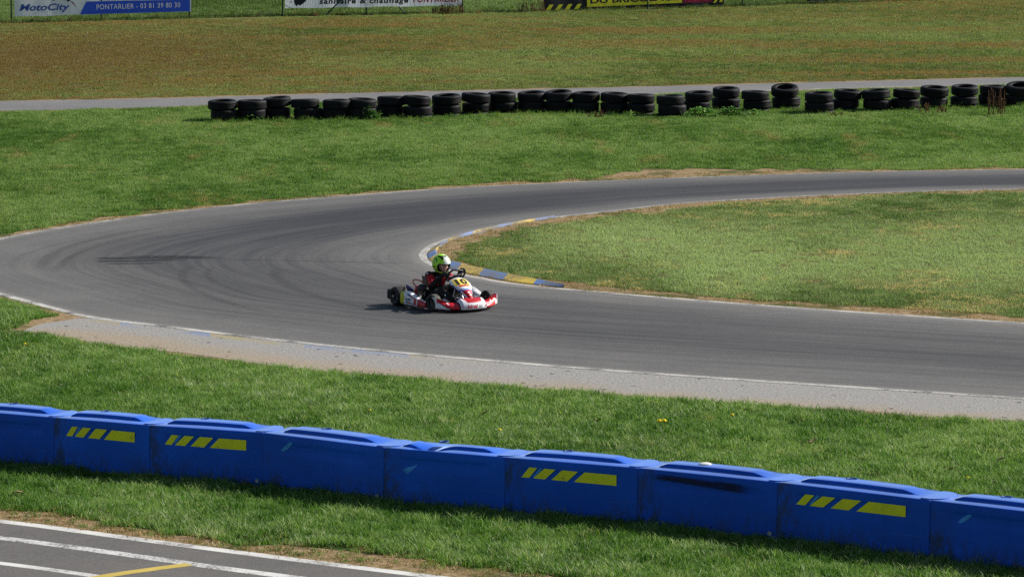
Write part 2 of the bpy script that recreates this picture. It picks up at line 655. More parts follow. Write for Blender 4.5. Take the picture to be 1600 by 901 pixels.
# apron
AP_TOP = [(36, 517), (60, 507), (100, 501), (140, 497.5), (250, 510.8), (400, 529.3), (550, 545.3), (700, 559.3), (900, 576.3), (1150, 594.3), (1400, 610.8), (1600, 624.3), (1900, 643.3)]
AP_BOT = [(36, 518.5), (62, 521.5), (100, 527.5), (150, 537), (250, 549), (400, 567), (550, 583), (700, 596), (900, 611.5), (1150, 630.5), (1400, 647), (1600, 660.5), (1900, 682)]
at_w, ab_w = catmull_n(W(AP_TOP), 8), catmull_n(W(AP_BOT), 8)
ab_w = offset_line(ab_w, lambda i: 0.22 * mnoise.noise((ab_w[i].x * 0.9, 3.3, 1)) + 0.1 * mnoise.noise((ab_w[i].x * 4, 1.3, 1)))
ribbon('apron', at_w, ab_w, 0.0028, M['apron'], rows=4)

# far service road
RT = [(-300, 162), (0, 158.3), (250, 154), (500, 147), (750, 141.5), (1000, 136), (1300, 128.5), (1600, 121), (1900, 113)]
RB = [(-300, 177), (0, 173.5), (240, 168), (500, 160.5), (750, 154.5), (1000, 148), (1300, 139.5), (1600, 131.5), (1900, 123)]
ribbon('service_road', catmull_n(W(RT), 5), catmull_n(W(RB), 5), 0.0026, M['road_asphalt'], rows=1)
rb_w = [p for p in catmull_n(W(RB), 5) if p.x > 3.2]
ribbon('service_road_edge_line', rb_w, offset_line(rb_w, 0.22), 0.0034, M['edge_white'])

# pit lane
PE = [(-300, 781), (0, 812.5), (133, 829), (267, 847), (500, 877), (680, 899), (900, 925), (1300, 962), (1900, 1020)]
pe_w = catmull_n(W(PE), 8)
pn_w = [Vector((p.x - 2, 30.0, 0)) for p in pe_w]
sheet('pit_lane', pe_w + [Vector((8, 20, 0)), Vector((-14, 20, 0))], 0.0026, M['pit_asphalt'])


def line_px(name, pl, w, mat, z=0.0032):
    c = catmull_n(W(pl), 8)
    ribbon(name, offset_line(c, w / 2), offset_line(c, -w / 2), z, mat)


line_px('pit_edge_line', [(-300, 783), (0, 814), (133, 831), (267, 849), (500, 879), (680, 901), (900, 928)], 0.16, M['white_paint'])
line_px('pit_second_line', [(-300, 805), (0, 840), (167, 862), (334, 885.5), (467, 903), (600, 921)], 0.17, M['pit_white'], 0.0037)
line_px('pit_third_line', [(-300, 846), (0, 879.5), (163, 901.5), (300, 921)], 0.13, M['white_paint'])
line_px('pit_yellow_line', [(60, 919), (164, 899.8), (230, 890), (296, 881.5)], 0.15, M['yellow_line'], 0.0042)


# ------------------------------------------------------------------ kerb at the hairpin apex
def build_kerb():
    tr = [(865, 341), (800, 351.5), (748, 363), (716, 371.5), (692, 379), (677, 387), (669, 395), (668, 401), (673, 408), (685, 414),
          (702, 420), (722, 425.5), (750, 431), (786, 437.8), (836, 444.5), (880, 449.5)]
    gr = [(868, 340.2), (803, 350.2), (752, 361.2), (722, 369.3), (703, 377.5), (692, 385.5), (687, 391.5), (687, 397), (690, 402), (699, 406.5),
          (713, 409), (733, 414.5), (762, 421), (798, 429), (845, 439), (882, 447.8)]
    A, B = catmull_n(W(tr), 16), catmull_n(W(gr), 16)
    B = [p.lerp(q, 0.74) for p, q in zip(A, B)]
    n = len(A)
    L = [0.0]
    for i in range(1, n):
        L.append(L[-1] + (A[i] - A[i - 1]).length * 0.5 + (B[i] - B[i - 1]).length * 0.5)
    q0 = G(786, 437.8)
    L0 = L[min(range(n), key=lambda k: (A[k] - q0).length)]
    prof = [(-0.01, 0.0), (0.0, 0.010), (0.12, 0.017), (0.45, 0.030), (0.8, 0.042), (0.93, 0.044), (1.0, 0.038), (1.02, 0.0)]
    vs, fs, mi = [], [], []
    m = len(prof)
    for i in range(n):
        for t, z in prof:
            p = A[i].lerp(B[i], t)
            vs.append((p.x, p.y, z))
    for i in range(n - 1):
        band = (0 if math.floor((L[i] - L0) / 0.72) % 2 else 1) + (2 if i < n * 0.45 else 0)
        for k in range(m - 1):
            a = i * m + k
            fs.append((a, a + 1, a + m + 1, a + m))
            mi.append(band)
    o = mesh_obj('kerb', vs, fs, [M['kerb_blue'], M['kerb_yellow'], M['kerb_blue_faded'], M['kerb_yellow_faded']], midx=mi)
    bm = bmesh.new(); bm.from_mesh(o.data); bmesh.ops.recalc_face_normals(bm, faces=bm.faces)
    if sum(f.normal.z for f in bm.faces) < 0:
        bmesh.ops.reverse_faces(bm, faces=bm.faces)
    bm.to_mesh(o.data); bm.free()
    tag(o, kind='structure')
    # pale concrete apron round the outside of the apex
    cs = [(760, 363), (730, 369), (705, 376.5), (681, 385), (665, 393.5), (657, 400.5), (662, 409), (675, 415.5), (695, 422), (716, 428.5)]
    ci = [(762, 360), (732, 367), (708, 374), (690, 380), (675, 388.5), (669, 396), (670, 404), (680, 411.5), (698, 418.5), (717, 424.5)]
    ribbon('kerb_apron', catmull_n(W(cs), 6), catmull_n(W(ci), 6), 0.0040, M['apex_concrete'])


def mat_apex():
    t = NT('apex_concrete')
    n1 = t.noise(t.pos(), 22, 5, 0.7)
    c = t.ramp(n1, [(0.3, (0.17, 0.165, 0.155)), (0.7, (0.31, 0.30, 0.28))])
    return t.done(t.principled(c, 0.9, 0.2))


M['apex_concrete'] = mat_apex()
build_kerb()


# ------------------------------------------------------------------ skid marks and the joint across the track
def mat_skid(name, col=(0.018, 0.018, 0.02), strength=0.9):
    t = NT(name)
    uv = t.n('ShaderNodeUVMap').outputs[0]
    sx = t.n('ShaderNodeSeparateXYZ')
    t.set(sx.inputs[0], uv)
    u, v = sx.outputs[0], sx.outputs[1]
    e = t.math('MULTIPLY', t.step(v, 0.0, 0.4), t.math('SUBTRACT', 1.0, t.step(v, 0.6, 1.0)))
    e2 = t.math('MULTIPLY', t.step(u, 0.0, 0.14), t.math('SUBTRACT', 1.0, t.step(u, 0.65, 1.0)))
    nz = t.noise(t.pos(scale=(0.6, 3, 1)), 6, 4, 0.7)
    a = t.math('MULTIPLY', t.math('MULTIPLY', e, e2), t.math('MULTIPLY', t.step(nz, 0.22, 0.62), strength))
    return t.done(t.principled(col, 0.7, 0.3, alpha=a))


M['skid'] = mat_skid('skid_rubber')
M['skid_faint'] = mat_skid('faint_skid_rubber', strength=0.17)
M['skid_mid'] = mat_skid('medium_skid_rubber', strength=0.6)
M['joint'] = mat_skid('joint_tar', (0.02, 0.02, 0.02), 0.6)


def skid(pl, w, mat, name='skid_mark'):
    c = catmull_n(W(pl), 8)
    L = sum((c[i + 1] - c[i]).length for i in range(len(c) - 1))
    ribbon(name, offset_line(c, w / 2), offset_line(c, -w / 2), 0.0046 + 0.0002 * skid.k, mat, uscale=1.0 / L)
    skid.k += 1


skid.k = 0
skid([(142, 404), (200, 403.8), (260, 403.2), (360, 403)], 0.42, M['skid'])
skid([(145, 408.5), (200, 408.0), (250, 406.8), (300, 406)], 0.34, M['skid'])
skid([(160, 412.5), (220, 411.8), (270, 410.3)], 0.26, M['skid_mid'])
skid([(190, 401.5), (260, 400.6), (345, 402)], 0.30, M['skid_mid'])
skid([(335, 414), (325, 430), (345, 445), (400, 462), (480, 478)], 0.16, M['skid_faint'])
skid([(300, 412), (285, 432), (310, 455), (380, 480), (480, 500)], 0.22, M['skid_faint'])
skid([(60, 425), (75, 404), (110, 385), (190, 365), (330, 345)], 0.3, M['skid_faint'])
skid([(85, 428), (105, 405), (150, 385), (240, 365), (360, 350)], 0.25, M['skid_faint'])
skid([(430, 416), (440, 440), (520, 470), (700, 505)], 0.3, M['skid_faint'])
skid([(225, 374), (245, 371), (260, 368)], 0.16, M['skid_faint'])
skid([(335, 405), (450, 407.5), (560, 410), (664, 412.5), (675, 413)], 0.07, M['joint'], 'track_joint')
skid([(775, 449), (830, 452), (920, 457), (1060, 470)], 0.06, M['joint'], 'track_joint')

# ------------------------------------------------------------------ grass
G1_ = ([(-122, 424), (-90, 441), (0, 465), (60, 481), (110, 493), (60, 505), (34, 518)] + AP_BOT[1:]
       + list(reversed(PE)) + [(-500, 600), (-500, 430)])
G2_ = OUTER[:15] + [(-500, 424), (-700, 300), (-600, 181)] + RB[0:]
G3_ = INNER
G4_ = RT + [(1900, -12), (1420, 1), (1300, 6), (1040, 14), (722, 21.5), (300, 29.5), (0, 37.5), (-300, 45)]
G5_ = [(-300, 44.5), (0, 37), (300, 29), (722, 21), (1040, 13.5), (1300, 5.5), (1420, 0.5), (1900, -12.5), (1900, -75), (-300, -75)]


def clump(n, rad, hmin, hmax, width, lean, seed, mats):
    rnd = random.Random(seed)
    mb = MB()
    for _ in range(n):
        a = rnd.uniform(0, 2 * math.pi)
        r = rad * math.sqrt(rnd.random())
        x, y = r * math.cos(a), r * math.sin(a)
        h = rnd.uniform(hmin, hmax)
        ld = rnd.uniform(0, 2 * math.pi)
        ll = lean * h * rnd.uniform(0.3, 1.2)
        wd = rnd.uniform(0, 2 * math.pi)
        w = width * rnd.uniform(0.7, 1.2)
        wx, wy = math.cos(wd) * w / 2, math.sin(wd) * w / 2
        lx, ly = math.cos(ld) * ll, math.sin(ld) * ll
        mx, my, mz = x + lx * 0.35, y + ly * 0.35, h * 0.6
        mb.add([(x - wx, y - wy, -0.004), (x + wx, y + wy, -0.004), (mx + wx * .8, my + wy * .8, mz), (mx - wx * .8, my - wy * .8, mz), (x + lx, y + ly, h)],
               [(0, 1, 2, 3), (3, 2, 4)], rnd.randrange(len(mats)))
    me = bpy.data.meshes.new('grass_clump')
    me.from_pydata([tuple(v) for v in mb.v], [], mb.f)
    for m in mats:
        me.materials.append(m)
    me.polygons.foreach_set('material_index', mb.m)
    return bpy.data.objects.new('grass_clump', me)


def clump_set(name, k, mats, **kw):
    c = bpy.data.collections.new(name)
    for i in range(k):
        c.objects.link(clump(seed=i * 13 + len(name), mats=mats, **kw))
    return c


def scatter(obj, coll, density, smin, smax, seed=0):
    ng = bpy.data.node_groups.new('scatter', 'GeometryNodeTree')
    ng.interface.new_socket('Geometry', in_out='INPUT', socket_type='NodeSocketGeometry')
    ng.interface.new_socket('Geometry', in_out='OUTPUT', socket_type='NodeSocketGeometry')
    N = ng.nodes.new
    gi, go = N('NodeGroupInput'), N('NodeGroupOutput')
    dp = N('GeometryNodeDistributePointsOnFaces')
    dp.inputs['Density'].default_value = density
    dp.inputs['Seed'].default_value = seed
    ci = N('GeometryNodeCollectionInfo')
    ci.inputs['Collection'].default_value = coll
    ci.inputs['Separate Children'].default_value = True
    ci.inputs['Reset Children'].default_value = True
    ip = N('GeometryNodeInstanceOnPoints')
    ip.inputs['Pick Instance'].default_value = True
    rv = N('FunctionNodeRandomValue'); rv.data_type = 'FLOAT_VECTOR'
    rv.inputs[0].default_value = (-0.12, -0.12, 0)
    rv.inputs[1].default_value = (0.12, 0.12, 6.283)
    rs = N('FunctionNodeRandomValue'); rs.data_type = 'FLOAT'
    rs.inputs[2].default_value = smin
    rs.inputs[3].default_value = smax
    rs.inputs['Seed'].default_value = 5
    # tufts: taller and shorter patches
    ps = N('GeometryNodeInputPosition')
    nz = N('ShaderNodeTexNoise'); nz.inputs['Scale'].default_value = 1.7; nz.inputs['Detail'].default_value = 3
    mr = N('ShaderNodeMapRange')
    mr.inputs[1].default_value, mr.inputs[2].default_value = 0.3, 0.7
    mr.inputs[3].default_value, mr.inputs[4].default_value = 0.65, 1.35
    mu = N('ShaderNodeMath'); mu.operation = 'MULTIPLY'
    jg = N('GeometryNodeJoinGeometry')
    L = ng.links.new
    L(gi.outputs[0], dp.inputs['Mesh'])
    L(dp.outputs['Points'], ip.inputs['Points'])
    L(ci.outputs[0], ip.inputs['Instance'])
    L(rv.outputs[0], ip.inputs['Rotation'])
    L(ps.outputs[0], nz.inputs['Vector'])
    L(nz.outputs[0], mr.inputs[0])
    L(mr.outputs[0], mu.inputs[0])
    L(rs.outputs[1], mu.inputs[1])
    L(mu.outputs[0], ip.inputs['Scale'])
    L(ip.outputs[0], jg.inputs[0])
    L(gi.outputs[0], jg.inputs[0])
    L(jg.outputs[0], go.inputs[0])
    md = obj.modifiers.new('scatter', 'NODES')
    md.node_group = ng


inner_c = G(1120, 400)
pale = []
for (px, py, rx, ry) in [(1110, 385, 2.1, 3.6), (1170, 415, 2.4, 3.0), (1500, 400, 3.0, 5.0), (1130, 440, 1.2, 2.2), (950, 370, 1.4, 3.5)]:
    q = G(px, py)
    pale.append((q.x, q.y, rx, ry))

gm_front = mat_grass('lush_grass', (0.016, 0.052, 0.004), (0.047, 0.114, 0.012), (0.110, 0.172, 0.046), (0.16, 0.13, 0.045), 0.66, 0.80,
                     (1.0, 0.6, 1), patch=0.45, seed=1.0, gloss=0.15)
gm_front2 = mat_grass('silvery_grass', (0.035, 0.075, 0.014), (0.085, 0.14, 0.04), (0.20, 0.235, 0.12), (0.22, 0.18, 0.08), 0.62, 0.8,
                      (1.0, 0.6, 1), patch=0.55, seed=4.0, gloss=0.4)
gm_mid = mat_grass('mown_grass', (0.028, 0.062, 0.010), (0.062, 0.116, 0.024), (0.120, 0.168, 0.060), (0.17, 0.13, 0.055), 0.60, 0.76,
                   (0.9, 0.25, 1), patch=0.3, seed=9.0)
gm_in = mat_grass('worn_grass', (0.036, 0.068, 0.016), (0.072, 0.114, 0.036), (0.135, 0.172, 0.078), (0.30, 0.235, 0.125), 0.55, 0.68,
                  (0.55, 0.5, 1), patch=0.4, pale=pale, pale_c=(0.185, 0.235, 0.112), seed=14.0)
gm_far = mat_grass('dry_mown_grass', (0.036, 0.060, 0.013), (0.070, 0.102, 0.028), (0.125, 0.150, 0.056), (0.130, 0.090, 0.034), 0.485, 0.61,
                   (0.06, 0.30, 1), R(-4), patch=0.12, seed=3.0,
                   pale=[(G(60, 85).x, G(60, 85).y, 9.0, 14.0), (G(-200, 100).x, G(-200, 100).y, 9.0, 10.0)], pale_c=(0.098, 0.064, 0.024))
gm_beyond = mat_grass('meadow_grass', (0.03, 0.055, 0.012), (0.055, 0.09, 0.024), (0.085, 0.12, 0.045), (0.14, 0.11, 0.04), 0.66, 0.82,
                      (0.2, 0.1, 1), patch=0.12, seed=21.0)
gm_tall = mat_grass('tall_grass', (0.024, 0.055, 0.008), (0.045, 0.095, 0.014), (0.085, 0.135, 0.03), (0.17, 0.11, 0.045), 0.62, 0.76,
                    (0.5, 0.3, 1), patch=0.6, seed=33.0)
gm_dry = mat_grass('dry_edge_grass', (0.10, 0.075, 0.025), (0.17, 0.115, 0.045), (0.23, 0.17, 0.08), (0.07, 0.095, 0.02), 0.52, 0.62,
                   (0.8, 0.5, 1), patch=0.8, seed=40.0, transl=0.2)

c_front = clump_set('front_clumps', 6, [gm_front, gm_front, gm_front2], n=30, rad=0.085, hmin=0.025, hmax=0.075, width=0.0055, lean=0.9)
gm_tuft = mat_grass('tuft_grass', (0.05, 0.09, 0.022), (0.11, 0.155, 0.062), (0.20, 0.23, 0.13), (0.2, 0.16, 0.07), 0.7, 0.85, (1.0, 0.6, 1), patch=0.6, seed=61.0, gloss=0.45)
c_tuft = clump_set('tuft_clumps', 5, [gm_tuft], n=16, rad=0.07, hmin=0.05, hmax=0.12, width=0.0075, lean=1.0)
c_mid = clump_set('mid_clumps', 5, [gm_mid], n=28, rad=0.10, hmin=0.015, hmax=0.05, width=0.007, lean=0.9)
c_in = clump_set('inner_clumps', 5, [gm_in], n=26, rad=0.10, hmin=0.010, hmax=0.038, width=0.007, lean=1.1)
c_far = clump_set('far_clumps', 5, [gm_far], n=36, rad=0.17, hmin=0.01, hmax=0.04, width=0.010, lean=1.1)
c_bey = clump_set('beyond_clumps', 4, [gm_beyond], n=34, rad=0.2, hmin=0.02, hmax=0.07, width=0.014, lean=0.9)
for k_ in range(2):
    c_front.objects.link(clump(n=9, rad=0.06, hmin=0.012, hmax=0.03, width=0.024, lean=1.8, seed=900 + k_, mats=[gm_tall]))
c_tall = clump_set('tall_clumps', 5, [gm_tall], n=22, rad=0.08, hmin=0.06, hmax=0.17, width=0.007, lean=0.6)
gm_fence = mat_grass('fence_foot_grass', (0.018, 0.030, 0.007), (0.034, 0.050, 0.013), (0.06, 0.075, 0.025), (0.13, 0.075, 0.035), 0.55, 0.70, (0.3, 0.3, 1), patch=0.5, seed=71.0)  # dark grass, its tones also paint in the shade line under the fence
c_fence = clump_set('fence_clumps', 5, [gm_fence], n=26, rad=0.14, hmin=0.08, hmax=0.26, width=0.012, lean=0.6)
c_dry = clump_set('dry_clumps', 5, [gm_dry], n=16, rad=0.08, hmin=0.008, hmax=0.028, width=0.007, lean=1.5)

th_lush = mat_thatch('lush_thatch', (0.012, 0.026, 0.004), (0.028, 0.055, 0.008), (0.06, 0.085, 0.02))
th_mid = mat_thatch('mown_thatch', (0.020, 0.034, 0.007), (0.042, 0.066, 0.014), (0.085, 0.09, 0.03))
th_dry = mat_thatch('dry_thatch', (0.04, 0.042, 0.012), (0.085, 0.078, 0.026), (0.16, 0.125, 0.05))

EDGE = 0.0020


def lawn(name, px, mat, coll, density, smin, smax, lo, hi, seed, label):
    pts = ragged(W(px), lo, hi, seed)
    o = sheet(name, pts, EDGE, mat, kind='stuff')
    scatter(o, coll, density, smin, smax, int(seed))
    tag(o, label, 'grass')
    return o


def near_line(q, ln):
    return min((q - p).length for p in ln)


lawn('grass', G1_, th_lush, c_front, 230, 0.75, 1.3, 0.02, lambda q: 1.0 if near_line(q, pe_w) < 0.6 else 0.28, 1, 'lush green grass verge around the blue barriers')
dirt_c = G(1120, 270)


def dirt_w(q):
    return 0.55 + 1.5 * math.exp(-((q.x - dirt_c.x) / 2.6) ** 2) * (1 if q.y < dirt_c.y + 8 else 0)


lawn('grass', G2_, th_mid, c_mid, 130, 0.75, 1.35, 0.05, dirt_w, 2, 'mown green grass between the hairpin and the tyre wall')
lawn('grass', G3_, th_dry, c_in, 150, 0.7, 1.35, 0.25, 0.8, 3, 'worn patchy grass inside the hairpin bend')
lawn('grass', G4_, th_dry, c_far, 42, 0.8, 1.3, 0.05, 0.4, 4, 'brown streaked mown grass before the far fence')
lawn('grass', G5_, th_mid, c_bey, 26, 0.8, 1.3, 0.0, 0.2, 5, 'green meadow grass beyond the banner fence')


def strip_grass(A, B, coll, density, smin, smax, seed, name, label, mat):
    strip_grass.k += 1
    o = ribbon(name, A, B, 0.0003 + 0.00006 * strip_grass.k, mat, kind='stuff')
    scatter(o, coll, density, smin, smax, seed)
    tag(o, label, 'grass')


strip_grass.k = 0
n_hi = [k for k in range(len(o_w)) if k <= 135]
up = [o_w[k] for k in n_hi]
strip_grass(up, [p + (p - i_w[k]).normalized() * 0.75 for k, p in zip(n_hi, up)], c_dry, 45, 0.6, 1.3, 11, 'dry_grass', 'thin dry grass on the dirt along the far track edge', M['earth'])
strip_grass(i_w, [p + (p - o_w[k]).normalized() * 0.7 for k, p in enumerate(i_w)], c_dry, 60, 0.6, 1.3, 12, 'dry_grass', 'thin dry grass on the dirt around the hairpin apex', M['earth'])
strip_grass(pe_w, offset_line(pe_w, 0.85), c_dry, 70, 0.7, 1.6, 13, 'dry_grass', 'dry brown grass along the pit lane edge', M['earth'])
strip_grass(offset_line(pe_w, 0.12), offset_line(pe_w, 1.1), c_front, 30, 0.4, 0.9, 14, 'sparse_grass', 'sparse short green grass along the pit lane edge', M['earth'])
# patches of longer pale grass in the foreground verge
for q_, (pl_a, pl_b) in enumerate([([(120, 792), (300, 806), (520, 830), (800, 860), (1100, 900)], [(120, 808), (300, 838), (520, 858), (800, 890), (1100, 925)]),
                                   ([(640, 640), (760, 650), (900, 662), (1060, 690)], [(640, 668), (760, 690), (900, 705), (1060, 716)]),
                                   ([(280, 585), (400, 600), (540, 612)], [(280, 612), (400, 632), (540, 650)])]):
    strip_grass(catmull_n(W(pl_b), 5), catmull_n(W(pl_a), 5), c_tuft, 30, 0.5, 1.1, 40 + q_, 'tufted_grass',
                ['pale tufted grass between the pit lane and the barriers', 'pale tufted grass behind the middle barriers', 'pale tufted grass behind the left barriers'][q_], th_lush)

# ------------------------------------------------------------------ blue plastic barrier
def mat_barrier():
    t = NT('blue_plastic')
    oi = t.n('ShaderNodeObjectInfo').outputs['Random']
    ob = t.coord('Object')
    n1 = t.noise(t.pos(), 1.6, 5, 0.6)
    n2 = t.noise(t.pos(scale=(1, 1, 0.45)), 14.0, 6, 0.7)
    sx = t.n('ShaderNodeSeparateXYZ')
    t.set(sx.inputs[0], ob)
    x, z = sx.outputs[0], sx.outputs[2]
    c = t.mix(oi, (0.0015, 0.078, 0.50), (0.003, 0.098, 0.58))
    c = t.mix(1.0, c, t.ramp(n1, [(0.3, 0.80), (0.7, 1.14)]), 'MULTIPLY')
    # green-black grime low down and beside the joints
    low = t.math('SUBTRACT', 1.0, t.step(z, 0.02, 0.34))
    ends = t.math('SUBTRACT', 1.0, t.step(x, 0.02, 0.30))
    g = t.math('ADD', t.math('MULTIPLY', low, 0.55), t.math('MULTIPLY', ends, 0.65))
    g = t.math('MULTIPLY', g, t.step(n2, 0.36, 0.60))
    g = t.math('MULTIPLY', g, t.math('MULTIPLY', t.step(n1, 0.38, 0.54), 1.5), clamp=True)
    c = t.mix(t.math('MULTIPLY', g, 0.75), c, (0.030, 0.040, 0.030))
    # fine horizontal scuffs
    sc = t.noise(t.coord('Object', scale=(1.2, 1, 60)), 1.0, 3, 0.6)
    c = t.mix(t.math('MULTIPLY', t.step(sc, 0.64, 0.74), 0.16), c, (0.10, 0.25, 0.66))
    sh = t.principled(c, t.ramp(n2, [(0.3, 0.45), (0.7, 0.58)]), 0.16)
    pn = sh.node
    pn.inputs['Sheen Weight'].default_value = 0.9      # dusty, chalked plastic; tinted sheen also stands in for gloss on the tops
    pn.inputs['Sheen Roughness'].default_value = 0.35
    pn.inputs['Sheen Tint'].default_value = (0.55, 0.75, 1.0, 1.0)
    return t.done(sh)


M['barrier'] = mat_barrier()
def mat_hazard():
    t = NT('hazard_yellow_sticker')
    n1 = t.noise(t.pos(scale=(1, 1, 1.6)), 9.0, 6, 0.7)
    n2 = t.noise(t.pos(), 2.2, 4, 0.6)
    c = t.mix(t.step(n2, 0.35, 0.7), (0.82, 0.80, 0.02), (0.70, 0.68, 0.03))
    c = t.mix(t.math('MULTIPLY', t.step(n1, 0.56, 0.70), 0.55), c, (0.16, 0.17, 0.03))
    c = t.mix(t.math('MULTIPLY', t.step(n1, 0.70, 0.74), 0.8), c, (0.01, 0.08, 0.40))
    return t.done(t.principled(c, 0.6, 0.2))


M['hazard'] = mat_hazard()
M['scuff_blue'] = simple_mat('pale_blue_scuff', (0.06, 0.30, 0.72), 0.7, 0.2)
M['white_plastic'] = simple_mat('white_plastic', (0.75, 0.75, 0.72), 0.5, 0.4)
M['hole'] = simple_mat('filler_hole_plastic', (0.02, 0.07, 0.26), 0.6, 0.3)
M['bolt'] = simple_mat('grey_bolt', (0.45, 0.47, 0.45), 0.5, 0.5)


def mat_smear():
    t = NT('black_rubber_smear')
    ob = t.coord('Object', scale=(3, 1, 26))
    n = t.noise(ob, 1.0, 5, 0.7)
    uv = t.n('ShaderNodeUVMap').outputs[0]
    sx = t.n('ShaderNodeSeparateXYZ')
    t.set(sx.inputs[0], uv)
    u, v = sx.outputs[0], sx.outputs[1]
    e = t.math('MULTIPLY', t.math('MULTIPLY', t.step(v, 0, 0.3), t.math('SUBTRACT', 1.0, t.step(v, 0.65, 1.0))),
               t.math('MULTIPLY', t.step(u, 0, 0.12), t.math('SUBTRACT', 1.0, t.step(u, 0.8, 1.0))))
    a = t.math('MULTIPLY', e, t.step(n, 0.30, 0.5), clamp=True)
    return t.done(t.principled((0.010, 0.013, 0.05), 0.6, 0.2, alpha=t.math('MULTIPLY', a, 0.82)))


M['smear'] = mat_smear()
LB, HB, TB = 1.45, 0.575, 0.52     # module length, height, thickness


def sstep(a, b, x):
    t = min(1, max(0, (x - a) / (b - a)))
    return t * t * (3 - 2 * t)


def front_y(x, z):
    """panel recess on the front face"""
    fx = sstep(0.13, 0.17, x / LB) * (1 - sstep(0.84, 0.88, x / LB))
    fz = sstep(0.375, 0.40, z) * (1 - sstep(0.47, 0.485, z))
    return 0.014 - 0.02 * (1 - z / HB) + 0.008 * fx * fz


def barrier_body(dented=False):
    nx = 64
    vs, fs = [], []
    zr = [0.0, 0.03, 0.1, 0.18, 0.26, 0.34, 0.37, 0.385, 0.40, 0.43, 0.46, 0.472, 0.485, 0.51, 0.535]
    rows = None
    for i in range(nx + 1):
        x = LB * i / nx
        u = x / LB
        r = sstep(0.07, 0.17, u) * (1 - sstep(0.76, 0.91, u))
        if dented:
            r *= 1 - 0.95 * math.exp(-((u - 0.33) / 0.13) ** 2)
        bow = 0.014 * math.sin(math.pi * u)
        sec = [(front_y(x, z), z) for z in zr]
        sec += [(0.016, HB - 0.018), (0.024, HB - 0.006), (0.038, HB)]
        top = [(0.12, 0), (0.140, 0.002), (0.146, 0.010 * r), (0.156, 0.036 * r), (0.170, 0.042 * r), (0.26, 0.044 * r), (0.36, 0.040 * r), (0.380, 0.030 * r), (0.41, 0.004 * r), (0.49, 0)]
        for y, dz in top:
            d = 0.0
            if dented:
                d = 0.055 * math.exp(-((u - 0.33) / 0.12) ** 2) * math.exp(-((y - 0.10) / 0.12) ** 2)
                d += 0.03 * math.exp(-((u - 0.62) / 0.2) ** 2) * math.exp(-((y - 0.33) / 0.1) ** 2)
            sec.append((y, HB + min(dz, dz * 1.0) * (1 if r > 0.02 or dz < 0.01 else 0.15) + bow * (0.3 + 0.7 * r) - d))
        sec += [(0.510, HB - 0.010), (TB, HB - 0.04), (TB + 0.01, 0.0)]
        rows = len(sec)
        end = 0.0
        for y, z in sec:
            xx = x
            vs.append((xx, y, z))
    for i in range(nx):
        for k in range(rows - 1):
            a = i * rows + k
            fs.append((a, a + rows, a + rows + 1, a + 1))
    fs.append(tuple(range(rows)))
    fs.append(tuple(nx * rows + k for k in reversed(range(rows))))
    mb = MB()
    mb.add(vs, fs)
    return mb


def on_face(poly, lift=0.003, thick=0.002):
    """thin sticker following the front face; poly is a list of (x, z)"""
    mb = MB()
    n = len(poly)
    a = [Vector((x, front_y(x, z) - lift, z)) for x, z in poly]
    b = [p + Vector((0, thick, 0)) for p in a]
    mb.add(a + b, [tuple(range(n)), tuple(reversed(range(n, 2 * n)))] + [(i, (i + 1) % n, n + (i + 1) % n, n + i) for i in range(n)])
    return mb


def ellipse(cx, cz, rx, rz, tilt, n=20, wob=0.0):
    out = []
    for k in range(n):
        a = 2 * math.pi * k / n
        w = 1 + wob * math.sin(3 * a + 1) + wob * 0.6 * math.sin(5 * a)
        x, z = rx * math.cos(a) * w, rz * math.sin(a) * w
        out.append((cx + x * math.cos(tilt) - z * math.sin(tilt), cz + x * math.sin(tilt) + z * math.cos(tilt)))
    return out


SEAM = [(-92, 726), (-56, 721.5), (85, 734), (234, 747), (411, 759.5), (600, 784.5), (789, 801), (996, 819), (1214, 843), (1452, 873.5), (1700, 905), (1960, 938)]
SEAM = [(-215, 707.5)] + [SEAM[1]] + SEAM[2:]
KIND = ['plain', 'plain', 'hazard_dirty', 'hazard_grime', 'oval', 'dent', 'hazard', 'smear', 'hazard_clean', 'oval_low', 'plain']
BLAB = ['plain blue plastic barrier outside the left edge of the picture',
        'plain blue plastic barrier at the far left end of the row, no sticker',
        'blue barrier with yellow hazard sticker, first stickered one from the left',
        'blue barrier with yellow hazard sticker and grimy lower edge, second stickered one from the left',
        'blue barrier with one pale oval scuff high on its front, right of two stickered ones',
        'dented blue barrier with buckled top ridge and pale double scuff mid front',
        'blue barrier with yellow hazard sticker between the dented and the black smeared ones',
        'blue barrier with black rubber smear on its front and white filler cap on top',
        'clean blue barrier with yellow hazard sticker, rightmost stickered one',
        'blue barrier at the right edge with a pale oval scuff, right of the last sticker',
        'plain blue plastic barrier past the right edge of the picture']

body_me = barrier_body().build('body', M['barrier'], None, True, 35)
dent_me = barrier_body(True).build('body', M['barrier'], None, True, 35)


def sticker_mb():
    parts = []
    zt, zb = HB - 0.087, HB - 0.195
    for (t0, t1, b0, b1) in [(.185, .245, .125, .185), (.30, .385, .215, .305), (.435, .555, .355, .475), (.605, .845, .525, .845)]:
        parts.append([(t0 * LB, zt), (t1 * LB, zt), (b1 * LB, zb), (b0 * LB, zb)])
    return parts


